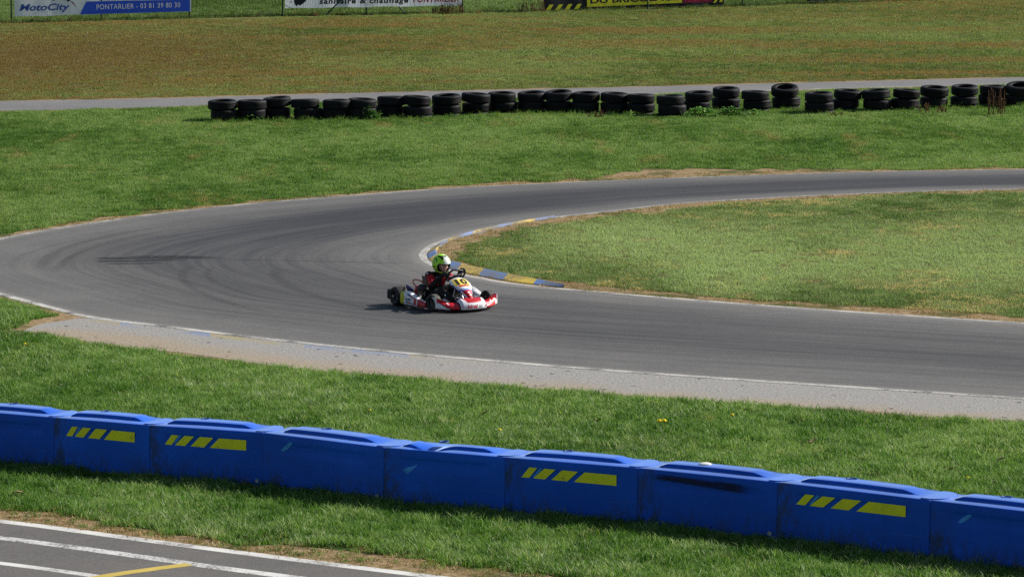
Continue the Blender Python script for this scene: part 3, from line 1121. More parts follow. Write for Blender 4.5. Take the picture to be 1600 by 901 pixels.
STK = sticker_mb()
rnd = random.Random(3)
for i, kind in enumerate(KIND):
    p, q = G(*SEAM[i]), G(*SEAM[i + 1])
    d = q - p
    L = d.length
    root = empty('plastic_barrier', p, (0, 0, math.atan2(d.y, d.x)))
    root.scale = ((L - 0.006) / LB, 1, 1)
    root.rotation_euler.x = R(rnd.uniform(-0.6, 0.6))
    tag(root, BLAB[i], 'barrier', 'blue plastic barriers lining the track')
    src = dent_me if kind == 'dent' else body_me
    if i == 0:
        src.parent = root
        b = src
    elif kind == 'dent':
        dent_me.parent = root
        b = src
    else:
        b = src.copy()
        COL.objects.link(b)
        b.parent = root
    # rounded tongue that laps over the next module
    tg = MB()
    n = 14
    arc = [(LB - 0.10, 0.045)] + [(LB - 0.03 + 0.13 * math.sin(math.pi * k / n), 0.26 - 0.215 * math.cos(math.pi * k / n)) for k in range(n + 1)] + [(LB - 0.10, 0.475)]
    m = len(arc)
    lo = [(x, y, HB - 0.004) for x, y in arc]
    hi = [(x + (0.0 if j in (0, m - 1) else -0.006), y, HB + 0.009) for j, (x, y) in enumerate(arc)]
    tg.add(lo + hi, [tuple(range(m, 2 * m))] + [(k, (k + 1) % m, m + (k + 1) % m, m + k) for k in range(m)])
    tg.build('joint_tongue', M['barrier'], root, True, 30)
    if kind.startswith('hazard'):
        st = MB()
        ju, jz, jr = rnd.uniform(-.02, .02), rnd.uniform(-.008, .006), rnd.uniform(-.012, .012)
        for poly in STK:
            e = on_face([(x_ + ju, z_ + jz + (x_ - .7) * jr) for x_, z_ in poly])
            st.add(e.v, e.f)
        st.build('hazard_sticker', M['hazard'], root, False)
        x0 = .262 * LB
        on_face([(x0, HB - 0.083), (x0 + 0.035, HB - 0.083), (x0 - 0.045, HB - 0.175), (x0 - 0.075, HB - 0.175)], 0.0035).build('blue_stripe', M['scuff_blue'], root, False)
    if kind == 'oval':
        on_face(ellipse(0.29, HB - 0.12, 0.085, 0.022, R(38))).build('scuff_mark', M['scuff_blue'], root, False)
    if kind == 'oval_low':
        on_face(ellipse(0.32, HB - 0.14, 0.075, 0.020, R(38))).build('scuff_mark', M['scuff_blue'], root, False)
    if kind == 'dent':
        on_face(ellipse(0.31, HB - 0.205, 0.075, 0.026, R(25), wob=0.28)).build('scuff_mark', M['scuff_blue'], root, False)
    if kind == 'smear':
        vs = [(0.12, front_y(0.12, .5) - 0.005, HB - 0.03), (1.20, front_y(1.2, .5) - 0.005, HB - 0.05), (1.20, front_y(1.2, .4) - 0.005, HB - 0.17), (0.12, front_y(0.12, .42) - 0.005, HB - 0.10)]
        mesh_obj('rubber_smear', vs, [(3, 2, 1, 0)], M['smear'], root, uvs=[(0, 1), (1, 1), (1, 0), (0, 0)])
        cp = MB()
        cp.lathe([(0.0, 0.022), (0.045, 0.022), (0.055, 0.016), (0.058, 0.0)], 24, c=(0.40 * LB, 0.26, HB + 0.050))
        cp.build('filler_cap', M['white_plastic'], root)
    else:
        cp = MB()
        cp.lathe([(0.0, 0.003), (0.036, 0.003), (0.042, 0.012), (0.052, 0.012), (0.055, 0.0)], 24, c=(0.385 * LB, 0.32, HB + 0.050))
        cp.build('filler_hole', M['hole'], root)
    if i in (1, 3, 4, 7):
        bo = MB()
        bo.lathe([(0.0, 0.012), (0.016, 0.010), (0.022, 0.0)], 14, axis='Y', c=(LB * 0.955, front_y(LB * .955, .05) - 0.012, 0.062))
        bo.build('anchor_bolt', M['bolt'], root)

bar_line = W([(-300, 698.5)] + [(x, y + 1) for x, y in SEAM[1:]])
bar_line = catmull_n(bar_line, 4)
strip_grass(offset_line(bar_line, -0.20), offset_line(bar_line, 0.05), c_tall, 42, 0.45, 0.95, 17, 'tall_grass', 'taller unmown grass along the foot of the barriers', th_lush)
strip_grass(offset_line(bar_line, 0.54), offset_line(bar_line, 0.74), c_tall, 40, 0.5, 1.0, 18, 'tall_grass', 'taller unmown grass behind the blue barriers', th_lush)

# ------------------------------------------------------------------ tyre wall
def mat_tyre():
    t = NT('weathered_tyre_rubber')
    oi = t.n('ShaderNodeObjectInfo').outputs['Random']
    n = t.noise(t.coord('Object'), 9.0, 6, 0.7)
    c = t.ramp(n, [(0.3, (0.007, 0.007, 0.008)), (0.55, (0.012, 0.012, 0.0135)), (0.82, (0.026, 0.025, 0.024))])
    c = t.mix(1.0, c, t.ramp(oi, [(0, 0.7), (1, 1.35)]), 'MULTIPLY')
    return t.done(t.principled(c, t.ramp(n, [(0.3, 0.5), (0.7, 0.75)]), 0.12, normal=t.bump(n, 0.25, 0.01)))


M['tyre'] = mat_tyre()
RT_, TT_ = 0.306, 0.197


def tyre_mesh(tread):
    h = TT_
    prof = [(.175, .022), (.19, .006), (.22, .0), (.255, .001), (.286, .009), (.300, .022), (.305, .040)]
    for zc in (0.066, 0.094, 0.122):
        prof += [(.306, zc - .008), (.297 if tread else .304, zc - .005), (.297 if tread else .304, zc + .005), (.306, zc + .008)]
    prof += [(.305, h - .040), (.300, h - .022), (.286, h - .009), (.255, h - .001), (.22, h), (.19, h - .006), (.175, h - .022),
             (.182, h - .026), (.21, h - .012), (.255, h - .018), (.278, h - .045), (.280, h * .5), (.278, .045), (.255, .018), (.21, .012), (.182, .026)]
    mb = MB()
    prof = [(r * 1.035, z) for r, z in prof]
    mb.lathe(prof, 40, closed=True)
    return mb


def ordinal(n):
    return ['first', 'second', 'third', 'fourth', 'fifth', 'sixth', 'seventh', 'eighth', 'ninth', 'tenth', 'eleventh', 'twelfth', 'thirteenth', 'fourteenth', 'fifteenth', 'sixteenth'][n - 1]


# centre x, top y, relative depth shift (m), tilt of the top tyre (deg, about view axis / sideways axis)
STACKS = [(350.5, 158, 0, 2, 3), (392, 158, .12, 0, 0), (434, 156, .2, 7, 2), (479, 156.5, .1, 1, -3), (524, 156, 0, 1, 0), (566.5, 156, .1, -4, 2), (610, 152, .05, 0, -2),
          (653, 153, 0, -6, 0), (698.5, 150, 0, 4, 4), (742, 148.5, .15, -6, 1), (785.5, 146, .1, 0, 3), (830, 144.5, 0, 4, 4), (871.5, 145, .05, 5, 6),
          (913.5, 146, .08, 2, 3), (958, 146.5, .05, -3, 2), (1001, 148, .1, 0, -1), (1048, 149.5, -.12, 3, 1), (1090, 145.5, .2, 2, 4), (1133, 140.5, .15, 0, 5),
          (1182, 143.5, .2, -2, 0), (1228, 138.5, .05, 3, 14), (1280, 145, -.05, 1, 3), (1322, 142, .15, -4, 3), (1371, 142.5, .05, 7, 2), (1415, 141, 0, -5, 0),
          (1459.5, 138.5, .1, -3, 5), (1507, 135.5, -.15, 1, 6), (1549.5, 135, .25, 0, 1), (1592, 135, .05, 4, 13), (1638, 133, .1, 0, 3)]
protoA = tyre_mesh(True).build('stacked_tyre', M['tyre'], None, True, 50)
protoB = tyre_mesh(False).build('stacked_tyre', M['tyre'], None, True, 50)
LEV = ['bottom', 'middle', 'top']
LOOK = {0: ' at the open end', 16: ' jutting forward', 20: ' with steeply tilted top', 26: ' tallest and in front', 27: ' behind brown weeds', 28: ' tilted wide open'}
rnd = random.Random(11)
used = set()
for k, (cx, ty, dd, tx, tyy) in enumerate(STACKS):
    base = G(cx, ty + 33.0)
    base.y += dd + 0.28
    sc = scale_at(base)
    # keep the stack under the same sight line after the depth shift
    base.x *= base.y / (base.y - dd - 0.28)
    for lv in range(3):
        src = protoA if rnd.random() < 0.55 else protoB
        if src not in used:
            o = src
            used.add(src)
        else:
            o = src.copy()
            COL.objects.link(o)
        s = rnd.uniform(0.965, 1.03)
        o.scale = (s, s, rnd.uniform(0.96, 1.04))
        tilt = (R(tx * 0.6), R(tyy)) if lv == 2 else (R(rnd.uniform(-1.3, 1.3)), R(rnd.uniform(-1, 1)))
        jit = 0.035 if lv else 0.02
        off = Vector((rnd.uniform(-jit, jit), rnd.uniform(-jit, jit), lv * TT_ * 0.985 - 0.135 + (0.018 if lv == 2 and (abs(tyy) > 4 or abs(tx) > 4) else 0)))
        if lv == 2:
            off.z += 0.30 * math.sin(max(abs(tilt[0]), abs(tilt[1]))) * 0.55
        o.location = base + off
        # positive second tilt leans the open side towards the track
        o.rotation_euler = (tilt[1], -tilt[0], rnd.uniform(0, 6.28))
        o.rotation_euler = (Matrix.Rotation(tilt[1], 3, 'X') @ Matrix.Rotation(-tilt[0], 3, 'Y') @ Matrix.Rotation(rnd.uniform(0, 6.28), 3, 'Z')).to_euler()
        if k < 15:
            lab = f'{LEV[lv]} black tyre in {ordinal(k + 1)} stack from left of tyre wall'
        else:
            n = 29 - k
            lab = f'{LEV[lv]} black tyre in {ordinal(n) if n > 0 else "outermost"} stack from right of tyre wall'
        if k == 29:
            lab = f'{LEV[lv]} black tyre in a stack just past the right picture edge'
        lab += LOOK.get(k, '')
        tag(o, lab, 'tyre', 'stacked tyres of the tyre wall')

tw = catmull_n([G(x, y + 33.5) for x, y, *_ in STACKS], 2)
tw = [p for p in tw]
sm = [sum((tw[max(0, min(len(tw) - 1, i + j))] for j in range(-4, 5)), Vector()) / 9 for i in range(len(tw))]
sm[0] = G(300, 193); sm[-1] = G(1680, 169)
strip_grass(offset_line(sm, -0.55), offset_line(sm, -0.02), c_tall, 45, 0.35, 0.9, 19, 'tall_grass', 'taller grass along the foot of the tyre wall', th_lush)
strip_grass(offset_line(sm, -0.02), offset_line(sm, 0.9), c_tall, 22, 0.35, 0.9, 20, 'tall_grass', 'taller grass between the tyre stacks', th_lush)


# ------------------------------------------------------------------ weeds, dandelions, dead leaves
M['weed_leaf'] = mat_grass('weed_leaf', (0.03, 0.08, 0.012), (0.07, 0.15, 0.03), (0.14, 0.22, 0.06), (0.14, 0.12, 0.04), 0.8, 0.95, seed=50.0, transl=0.3)
M['dry_stem'] = simple_mat('dry_brown_stem', (0.16, 0.085, 0.045), 0.9, 0.1, var=0.4, scale=30)
M['leaf_dead'] = simple_mat('dead_leaf_brown', (0.50, 0.35, 0.20), 0.8, 0.2, var=0.3, scale=40)
M['petal'] = simple_mat('dandelion_petal', (0.85, 0.71, 0.02), 0.6, 0.2)
M['weed_stem'] = simple_mat('green_stem', (0.08, 0.14, 0.03), 0.7, 0.2)


def leafy(name, px, py, w, d, h, n, ls, label, seed):
    r_ = random.Random(seed)
    mb = MB()
    for _ in range(max(5, n // 9)):
        x, y = r_.gauss(0, w / 4), r_.gauss(0, d / 3)
        mb.tube([(x, y, 0), (x + r_.gauss(0, .03), y + r_.gauss(0, .03), h * r_.uniform(.5, .9))], [.006, .003], 1, 5)
    for _ in range(n):
        a = r_.uniform(0, 2 * math.pi)
        x = max(-w / 2, min(w / 2, r_.gauss(0, w / 4)))
        y = r_.gauss(0, d / 3)
        z = h * r_.uniform(0.12, 1.0) * (1 - 0.7 * (abs(x) / (w / 2)) ** 2)
        l = ls * r_.uniform(0.6, 1.3)
        dr = Vector((math.cos(a), math.sin(a), r_.uniform(-0.5, 0.5))).normalized()
        sd = Vector((-dr.y, dr.x, r_.uniform(-.4, .4))).normalized()
        p = Vector((x, y, z))
        up = dr.cross(sd) * l * 0.12
        mb.add([p, p + dr * l * .35 + sd * l * .28 + up, p + dr * l * .75 + sd * l * .2 + up, p + dr * l, p + dr * l * .75 - sd * l * .2 + up, p + dr * l * .35 - sd * l * .28 + up, p + dr * l * .5],
               [(0, 6, 1), (1, 6, 2), (2, 6, 3), (3, 6, 4), (4, 6, 5), (5, 6, 0)], 0)
    o = mb.build(name, [M['weed_leaf'], M['weed_stem']], None, False)
    o.location = G(px, py)
    return tag(o, label, 'weed', 'weeds at the tyre wall')


def dry_weed(name, px, py, w, h, n, label, seed):
    r_ = random.Random(seed)
    mb = MB()
    for _ in range(n):
        x, y = r_.uniform(-w / 2, w / 2), r_.uniform(-.1, .1)
        hh = h * r_.uniform(.55, 1.0)
        tx, ty = x + r_.gauss(0, .06), y + r_.gauss(0, .05)
        mb.tube([(x, y, 0), ((x + tx) / 2 + r_.gauss(0, .01), (y + ty) / 2, hh * .5), (tx, ty, hh)], [.006, .005, .003], 0, 5)
        for _ in range(26):
            q = r_.uniform(.25, 1.0)
            c = Vector((x + (tx - x) * q, y + (ty - y) * q, hh * q))
            dr = Vector((r_.gauss(0, 1), r_.gauss(0, 1), r_.gauss(.3, .6))).normalized() * r_.uniform(.015, .04)
            sd = Vector((-dr.y, dr.x, .3)).normalized() * r_.uniform(.006, .014)
            mb.add([c, c + dr * .5 + sd, c + dr, c + dr * .5 - sd], [(0, 1, 2, 3)], 0)
    o = mb.build(name, [M['dry_stem']], None, False)
    o.location = G(px, py)
    return tag(o, label, 'weed', 'weeds at the tyre wall')


leafy('leafy_weed', 576, 188, .5, .2, .30, 210, .085, 'bright green leafy weed in front of the sixth tyre stack from left', 1)
leafy('leafy_weed', 1097, 183.5, .75, .25, .22, 260, .085, 'low leafy green weed right of the forward tyre stack, left half of patch', 2)
leafy('leafy_weed', 1142, 182.5, .7, .25, .20, 230, .085, 'low leafy green weed right of the forward tyre stack, right half of patch', 3)
leafy('leafy_weed', 1178, 181, .45, .2, .14, 90, .075, 'smallest low leafy weed at the right end of the weed patch', 4)
leafy('leafy_weed', 398, 190, .6, .2, .17, 100, .07, 'leafy weed before the second tyre stack from left', 5)
leafy('leafy_weed', 986, 184, .2, .15, .14, 40, .05, 'small green weed between tyre stacks near picture centre right', 6)
dry_weed('dry_weed', 1555, 180, .40, .62, 22, 'tall brown dried dock weed at the right end of the tyre wall', 7)
dry_weed('dry_weed', 1444, 178, .22, .26, 8, 'short brown dried weed before a tyre stack, left of the tall one', 8)
dry_weed('dry_weed', 932, 185, .25, .22, 9, 'short brown dried weed before the tyre wall near picture centre', 9)
dry_weed('dry_weed', 1470, 178, .3, .18, 8, 'lowest brown dried weed right of a short dried one', 10)
dry_weed('dry_weed', 1305, 181, .3, .08, 6, 'flattened brown weed at the foot of the tyre wall', 12)

DAND = [(1034, 672, 1.5, 'double yellow dandelion, largest in the grass behind the barriers'), (1144, 658, 1.1, 'yellow dandelion up right of the double one'),
        (781, 683, 1.2, 'yellow dandelion close behind the sticker barrier at picture centre'), (578, 649, .9, 'yellow dandelion behind the barrier with oval scuff'),
        (476, 657, .7, 'faint yellow dandelion left behind the oval scuffed barrier'), (875, 651, .7, 'small yellow dandelion between the centre one and the double one'),
        (646, 627, .6, 'small yellow dandelion nearest the apron at centre'), (39, 546.5, 1.1, 'lone yellow dandelion left of the pale apron'),
        (1419, 734, .9, 'yellow dandelion behind the rightmost stickered barrier'), (1512, 754, .8, 'yellow dandelion farthest right, just behind the barriers')]
for x, y, s, lab in DAND:
    mb = MB()
    heads = [(0, 0)] if s < 1.4 else [(-.014, 0), (.016, .01)]
    for hx, hy in heads:
        mb.tube([(hx, hy, 0), (hx + .004, hy, .06)], [.003, .0025], 1, 5)
        for ring, (rr, zz) in enumerate([(.021, .062), (.016, .068), (.010, .073)]):
            for q in range(12):
                a = 2 * math.pi * (q + ring * .5) / 12
                ca, sa = math.cos(a), math.sin(a)
                mb.add([(hx, hy, .06), (hx + ca * rr * .7 - sa * .004, hy + sa * rr * .7 + ca * .004, zz), (hx + ca * rr, hy + sa * rr, zz + .002), (hx + ca * rr * .7 + sa * .004, hy + sa * rr * .7 - ca * .004, zz)],
                       [(0, 1, 2, 3)], 0)
        mb.sphere((hx, hy, .068), (.011, .011, .008), 0, 10, 6)
    o = mb.build('dandelion', [M['petal'], M['weed_stem']], None, False)
    o.location = G(x, y)
    o.scale = (s * 1.25, s * 1.25, s * 1.15)
    tag(o, lab, 'dandelion', 'dandelions in the grass')

LEAF = [(28, 780, 'curled dead brown leaf in the grass left of the pit line, under the leftmost barriers'), (934, 664, 'dead brown leaf behind the barriers left of the double dandelion'),
        (754, 652, 'dead brown leaf behind the dented barrier'), (1268, 694, 'dead brown leaf behind the black smeared barrier'),
        (1484, 739, 'dead brown leaf beside the farthest right dandelions'), (1560, 727, 'dead brown leaf near the right picture edge behind the barriers')]
for q, (x, y, lab) in enumerate(LEAF):
    mb = MB()
    n = 9
    vs = []
    for k in range(n):
        u = k / (n - 1)
        w = .036 * math.sin(math.pi * min(1, u * .92 + .06)) ** .8
        z = .045 + .03 * math.sin(u * 3.0 + q)
        vs += [((u - .5) * .13, -w, z + .02), ((u - .5) * .13, 0, z), ((u - .5) * .13, w, z + .016)]
    fs = []
    for k in range(n - 1):
        a = 3 * k
        fs += [(a, a + 3, a + 4, a + 1), (a + 1, a + 4, a + 5, a + 2)]
    mb.add(vs, fs)
    mb.tube([(-.065, 0, .045), (-.10, .005, .05)], .002, 0, 5)
    o = mb.build('dead_leaf', [M['leaf_dead']], None, True)
    o.location = G(x, y)
    o.rotation_euler.z = q * 1.3
    tag(o, lab, 'leaf', 'dead leaves in the grass')

# ------------------------------------------------------------------ fence and banners
M['fence_green'] = simple_mat('dark_green_fence_paint', (0.012, 0.045, 0.02), 0.5, 0.4)
def mat_vinyl():
    t = NT('white_banner_vinyl')
    n = t.noise(t.coord('Object'), 2.0, 4, 0.6)
    c = t.ramp(n, [(0.3, (0.82, 0.85, 0.89)), (0.7, (0.87, 0.89, 0.92))])
    tr = t.n('ShaderNodeBsdfTranslucent')
    t.set(tr.inputs[0], c)
    mx = t.n('ShaderNodeMixShader')
    mx.inputs[0].default_value = 0.62
    t.t.links.new(t.principled(c, 0.55, 0.3), mx.inputs[1])
    t.t.links.new(tr.outputs[0], mx.inputs[2])
    return t.done(mx.outputs[0])


M['ban_white'] = mat_vinyl()
M['ban_blue'] = simple_mat('blue_banner_print', (0.012, 0.075, 0.55), 0.5, 0.3, var=0.05)
M['ban_navy'] = simple_mat('navy_lettering', (0.02, 0.07, 0.32), 0.5, 0.3, var=0.05)
M['ban_black'] = simple_mat('black_banner_print', (0.012, 0.013, 0.02), 0.5, 0.3, var=0.05)
M['ban_yellow'] = simple_mat('yellow_banner_print', (0.75, 0.72, 0.03), 0.5, 0.3, var=0.05)
M['ban_red'] = simple_mat('red_lettering', (0.55, 0.02, 0.07), 0.5, 0.3, var=0.05)
M['ban_dark_red'] = simple_mat('dark_red_banner_print', (0.13, 0.010, 0.04), 0.5, 0.3, var=0.05)
M['ban_pale'] = simple_mat('pale_lettering', (0.66, 0.70, 0.76), 0.5, 0.3, var=0.03)

FB = [(18, 36), (158.6, 32.5), (296, 28.7), (441.7, 25.5), (572.6, 23.3), (722.5, 21.2), (868, 18.2), (1012, 14.6), (1160, 10.2), (1308, 5.4), (1455, 0.2), (1604, -5.4)]
FB = [(-124, 39.8)] + FB
post_p = [G(x, y) for x, y in FB]
FENCE_H = 1.6
fence = empty('wire_fence', post_p[0])
tag(fence, 'green wire mesh fence with thin posts across the far field', 'fence')


def fpost(i):
    mb = MB()
    mb.tube([post_p[i] - post_p[0], post_p[i] - post_p[0] + Vector((0, 0, FENCE_H))], .028, 0, 10)
    mb.build('post', M['fence_green'], fence)


for i in range(len(post_p)):
    fpost(i)
mesh_mb = MB()
for i in range(len(post_p) - 1):
    a, b = post_p[i] - post_p[0], post_p[i + 1] - post_p[0]
    for z in (0.06, 0.55, 1.05, 1.56):
        mesh_mb.tube([a + Vector((0, 0, z)), b + Vector((0, 0, z))], .004, 0, 4, False)
    nw = 28
    for k in range(1, nw):
        p = a.lerp(b, k / nw)
        mesh_mb.tube([p + Vector((0, 0, .06)), p + Vector((0, 0, 1.56))], .0018, 0, 3, False)
mesh_mb.build('wire_mesh', M['fence_green'], fence)
for (i, s) in ((4, 1), (5, -1)):
    a, b = post_p[i] - post_p[0], post_p[i + 1] - post_p[0]
    pa = a if s > 0 else b
    other = b if s > 0 else a
    if i == 4:
        foot = (post_p[4] - post_p[0]).lerp(post_p[5] - post_p[0], 0.02)
    mb = MB()
for (xa, ya, xb, yb) in ((508, 25.5, 545, 4.0), (634, 23, 600, 3.5)):
    a = G(xa, ya) + Vector((0, .12, 0))
    b = G(xb, ya)
    b.z = 0.75
    b.y += .10
    mb = MB()
    mb.tube([a - post_p[0], b - post_p[0]], .022, 0, 8)
    mb.build('brace', M['fence_green'], fence)


def text_mesh(txt, size, bold=0.0, shear=0.0, space=1.0):
    cu = bpy.data.curves.new('lettering', 'FONT')
    cu.body = txt
    cu.size = size
    cu.offset = bold
    cu.shear = shear
    cu.space_character = space
    cu.extrude = 0.0
    cu.resolution_u = 6
    o = bpy.data.objects.new('lettering', cu)
    COL.objects.link(o)
    dg = bpy.context.evaluated_depsgraph_get()
    dg.update()
    me = bpy.data.meshes.new_from_object(o.evaluated_get(dg))
    bpy.data.objects.remove(o)
    me.materials.clear()
    xs = [v.co.x for v in me.vertices]
    ys = [v.co.y for v in me.vertices]
    return me, min(xs), max(xs), min(ys), max(ys)


def fit_text(name, txt, mat, parent, origin, ex, ey, width, height, bold=0.0, shear=0.0, thick=0.002, space=1.0):
    """lettering laid on a plane: origin = lower-left corner, ex/ey unit axes, fitted to width x height"""
    me, x0, x1, y0, y1 = text_mesh(txt, 1.0, bold, shear, space)
    ex, ey = Vector(ex).normalized(), Vector(ey).normalized()
    nz = ex.cross(ey)
    for v in me.vertices:
        u = (v.co.x - x0) / (x1 - x0) * width
        w = (v.co.y - y0) / (y1 - y0) * height
        v.co = Vector(origin) + ex * u + ey * w + nz * thick
    me.materials.append(mat)
    return link(bpy.data.objects.new(name, me), parent)


def banner(px0, py0, px1, py1, lift0, lift1, hgt, mat, label, mounts):
    """a vinyl banner hung on the front of the fence; px/py are its foot points on the ground"""
    a, b = G(px0, py0), G(px1, py1)
    d = b - a
    L = d.length
    root = empty('advertising_banner', a + Vector((0, 0, 0)), (0, 0, math.atan2(d.y, d.x)))
    tag(root, label, 'banner', 'advertising banners on the fence')
    mb = MB()
    nx, nz = 40, 8
    vs, fs = [], []
    for i in range(nx + 1):
        u = i / nx
        for k in range(nz + 1):
            w = k / nz
            zb = lift0 + (lift1 - lift0) * u
            y = -0.05 - 0.010 * math.sin(u * 19 + w * 2) * (1 - w * .5) - 0.006 * math.sin(u * 47)
            vs.append((u * L, y, zb + hgt * w + 0.008 * math.sin(u * math.pi * 8) * (1 - w)))
    for i in range(nx):
        for k in range(nz):
            q = i * (nz + 1) + k
            fs.append((q, q + nz + 1, q + nz + 2, q + 1))
    mb.add(vs, fs)
    o = mb.build('panel', mat, root)
    return root, L


def quad_on(root, name, mat, pts, lay=1):
    n = len(pts)
    y = -0.071 - 0.004 * lay
    vs = [(x, y, z) for x, z in pts] + [(x, y + 0.002, z) for x, z in pts]
    fs = [tuple(range(n)), tuple(reversed(range(n, 2 * n)))] + [(i, (i + 1) % n, n + (i + 1) % n, n + i) for i in range(n)]
    return mesh_obj(name, vs, fs, mat, root)


# banner 1
b1, L1 = banner(22, 36, 298, 28.8, .19, .21, 1.0, M['ban_white'], 'white and blue banner with phone number, leftmost on the fence', 3)
P1 = L1 / 276.0


def b1x(zx):
    return (zx / 5 - 22) * P1


def tilt_z(zx, zy, root_px0, by0, by1, w, lift0, lift1, P):
    """height above ground from a reading relative to the lower edge"""
    u = (zx - root_px0) / w
    edge = by0 + (by1 - by0) * u
    return lift0 + (lift1 - lift0) * u + (edge - zy) * P


def z1(zx, zy):
    return tilt_z(zx / 5, zy / 5, 22, 26.0, 17.6, 276, .19, .21, P1)


quad_on(b1, 'blue_strip', M['ban_blue'], [(b1x(612), z1(612, 113)), (b1x(1478), z1(1478, 87)), (b1x(1478), z1(1478, -2)), (b1x(664), z1(664, 17))])
ang1 = Vector((1, 0, 0))
fit_text('lettering', 'PONTARLIER - 03 81 39 80 30', M['ban_pale'], b1, (b1x(742), -.081, z1(742, 76)), (b1x(1400) - b1x(742), 0, z1(1400, 57) - z1(742, 76)), (0, 0, 1), b1x(1400) - b1x(742), 37 / 5 * P1, .004, 0, 0.004, 1.1)
fit_text('lettering', 'MotoCity', M['ban_navy'], b1, (b1x(146), -.076, z1(146, 104)), (b1x(535) - b1x(146), 0, z1(535, 96) - z1(146, 104)), (0, 0, 1), b1x(535) - b1x(146), 66 / 5 * P1, .028, .25, 0.004)
quad_on(b1, 'rider_graphic', M['ban_black'], [(b1x(385), z1(385, 20)), (b1x(430), z1(430, -6)), (b1x(505), z1(505, -12)), (b1x(545), z1(545, 5)), (b1x(520), z1(520, 22)), (b1x(512), z1(512, 8)), (b1x(440), z1(440, 0))])
quad_on(b1, 'rider_graphic', M['ban_dark_red'], [(b1x(535), z1(535, 12)), (b1x(560), z1(560, 22)), (b1x(596), z1(596, 72)), (b1x(570), z1(570, 45))])

# banner 2
b2, L2 = banner(445, 25.4, 721, 21.3, .24, .25, 1.0, M['ban_white'], 'white banner with black and red lettering, second from left on the fence', 3)
P2 = L2 / 276.0


def b2x(zx):
    return (zx / 5 + 420 - 445) * P2


def z2(zx, zy):
    return tilt_z(zx / 5 + 420, zy / 5, 445, 12.0, 7.6, 276, .24, .25, P2)


# the text runs along the lower edge; its upper part lies above the picture
sh2 = 1.05
fit_text('lettering', 'sanitaire & chauffage', M['ban_black'], b2, (b2x(390), -.077, z2(390, 30) - 0.045), (b2x(1082) - b2x(390), 0, z2(1082, 20) - z2(390, 30)), (0, 0, 1), b2x(1082) - b2x(390), .235, .034, .1, 0.004, 1.16)
fit_text('lettering', 'PONTARLIER', M['ban_red'], b2, (b2x(1120), -.077, z2(1120, 16)), (b2x(1482) - b2x(1120), 0, z2(1482, 9) - z2(1120, 16)), (0, 0, 1), b2x(1482) - b2x(1120), .18, .034, .1, 0.004, 1.14)
quad_on(b2, 'logo_mark', M['ban_black'], [(b2x(a), z2(a, b)) for a, b in [(192, 8), (200, 30), (212, 46), (222, 32), (240, 38), (262, 24), (284, 6), (290, -30), (250, -52), (205, -30)]])
quad_on(b2, 'logo_mark', M['ban_black'], [(b2x(a), z2(a, b)) for a, b in [(160, 12), (168, 18), (178, 8), (170, 6)]])

# banner 3
b3, L3 = banner(848, 18.7, 1130, 11.3, .045, .07, 1.0, M['ban_black'], 'black and yellow striped banner with bold black lettering, right of the white banners', 3)
P3 = L3 / 282.0


def b3x(zx):
    return (zx / 5 + 820 - 848) * P3


def z3(zx, zy):
    return tilt_z(zx / 5 + 820, zy / 5, 848, 16.9, 7.6, 282, .045, .07, P3)


def q3(name, mat, pl, lay=1):
    quad_on(b3, name, mat, [(b3x(a), z3(a, b)) for a, b in pl], lay)


for k in range(4):
    o = 72 * k
    q3('yellow_stripe', M['ban_yellow'], [(157 + o, 82 - k * 2), (190 + o, 80 - k * 2), (217 + o, 43 - k * 2), (184 + o, 45 - k * 2)])
q3('yellow_panel', M['ban_yellow'], [(473, 60), (1215, 25), (1215, -130), (473, -95)])
fit_text('lettering', 'DU BRICOLAGE', M['ban_black'], b3, (b3x(497), -.081, z3(497, 36)), (b3x(1190) - b3x(497), 0, z3(1190, 7) - z3(497, 36)), (0, 0, 1), b3x(1190) - b3x(497), .20, .03, 0, 0.004)
q3('dark_red_panel', M['ban_dark_red'], [(1222, 30), (1455, 20), (1455, -130), (1222, -130)])
fit_text('lettering', 'Pontarlier', M['ban_red'], b3, (b3x(1235), -.081, z3(1235, 22)), (b3x(1440) - b3x(1235), 0, z3(1440, 12) - z3(1235, 22)), (0, 0, 1), b3x(1440) - b3x(1235), .12, .02, 0, 0.004)
q3('yellow_stripe', M['ban_yellow'], [(1460, 24), (1480, 23), (1512, -14), (1492, -13)])
q3('yellow_stripe', M['ban_yellow'], [(1508, 18), (1530, 17), (1552, -15), (1530, -14)])
# banner 4: only its dark lower edge shows
banner(1259, 7.3, 1375, 3.6, .10, .10, .9, M['ban_black'], 'dark banner cut off by the top of the picture, rightmost on the fence', 2)

fl = catmull_n(post_p, 6)
strip_grass(offset_line(fl, -0.35), offset_line(fl, 0.55), c_fence, 30, 0.3, 0.75, 23, 'tall_grass', 'tall unmown grass along the foot of the banner fence', th_lush)
for q, (x, y, w, h, lab) in enumerate([(706, 22.5, .8, .42, 'russet dried weed clump at the right post of the second banner'), (832, 19.5, .9, .42, 'russet dried weed clump left of the black banner'),
                                  (690, 22, .6, .3, 'low russet weed under the right end of the second banner')]):
    o = dry_weed('dry_weed', x, y, w, h, 26, lab, 30 + q)
    o['group'] = 'dried weeds at the fence'

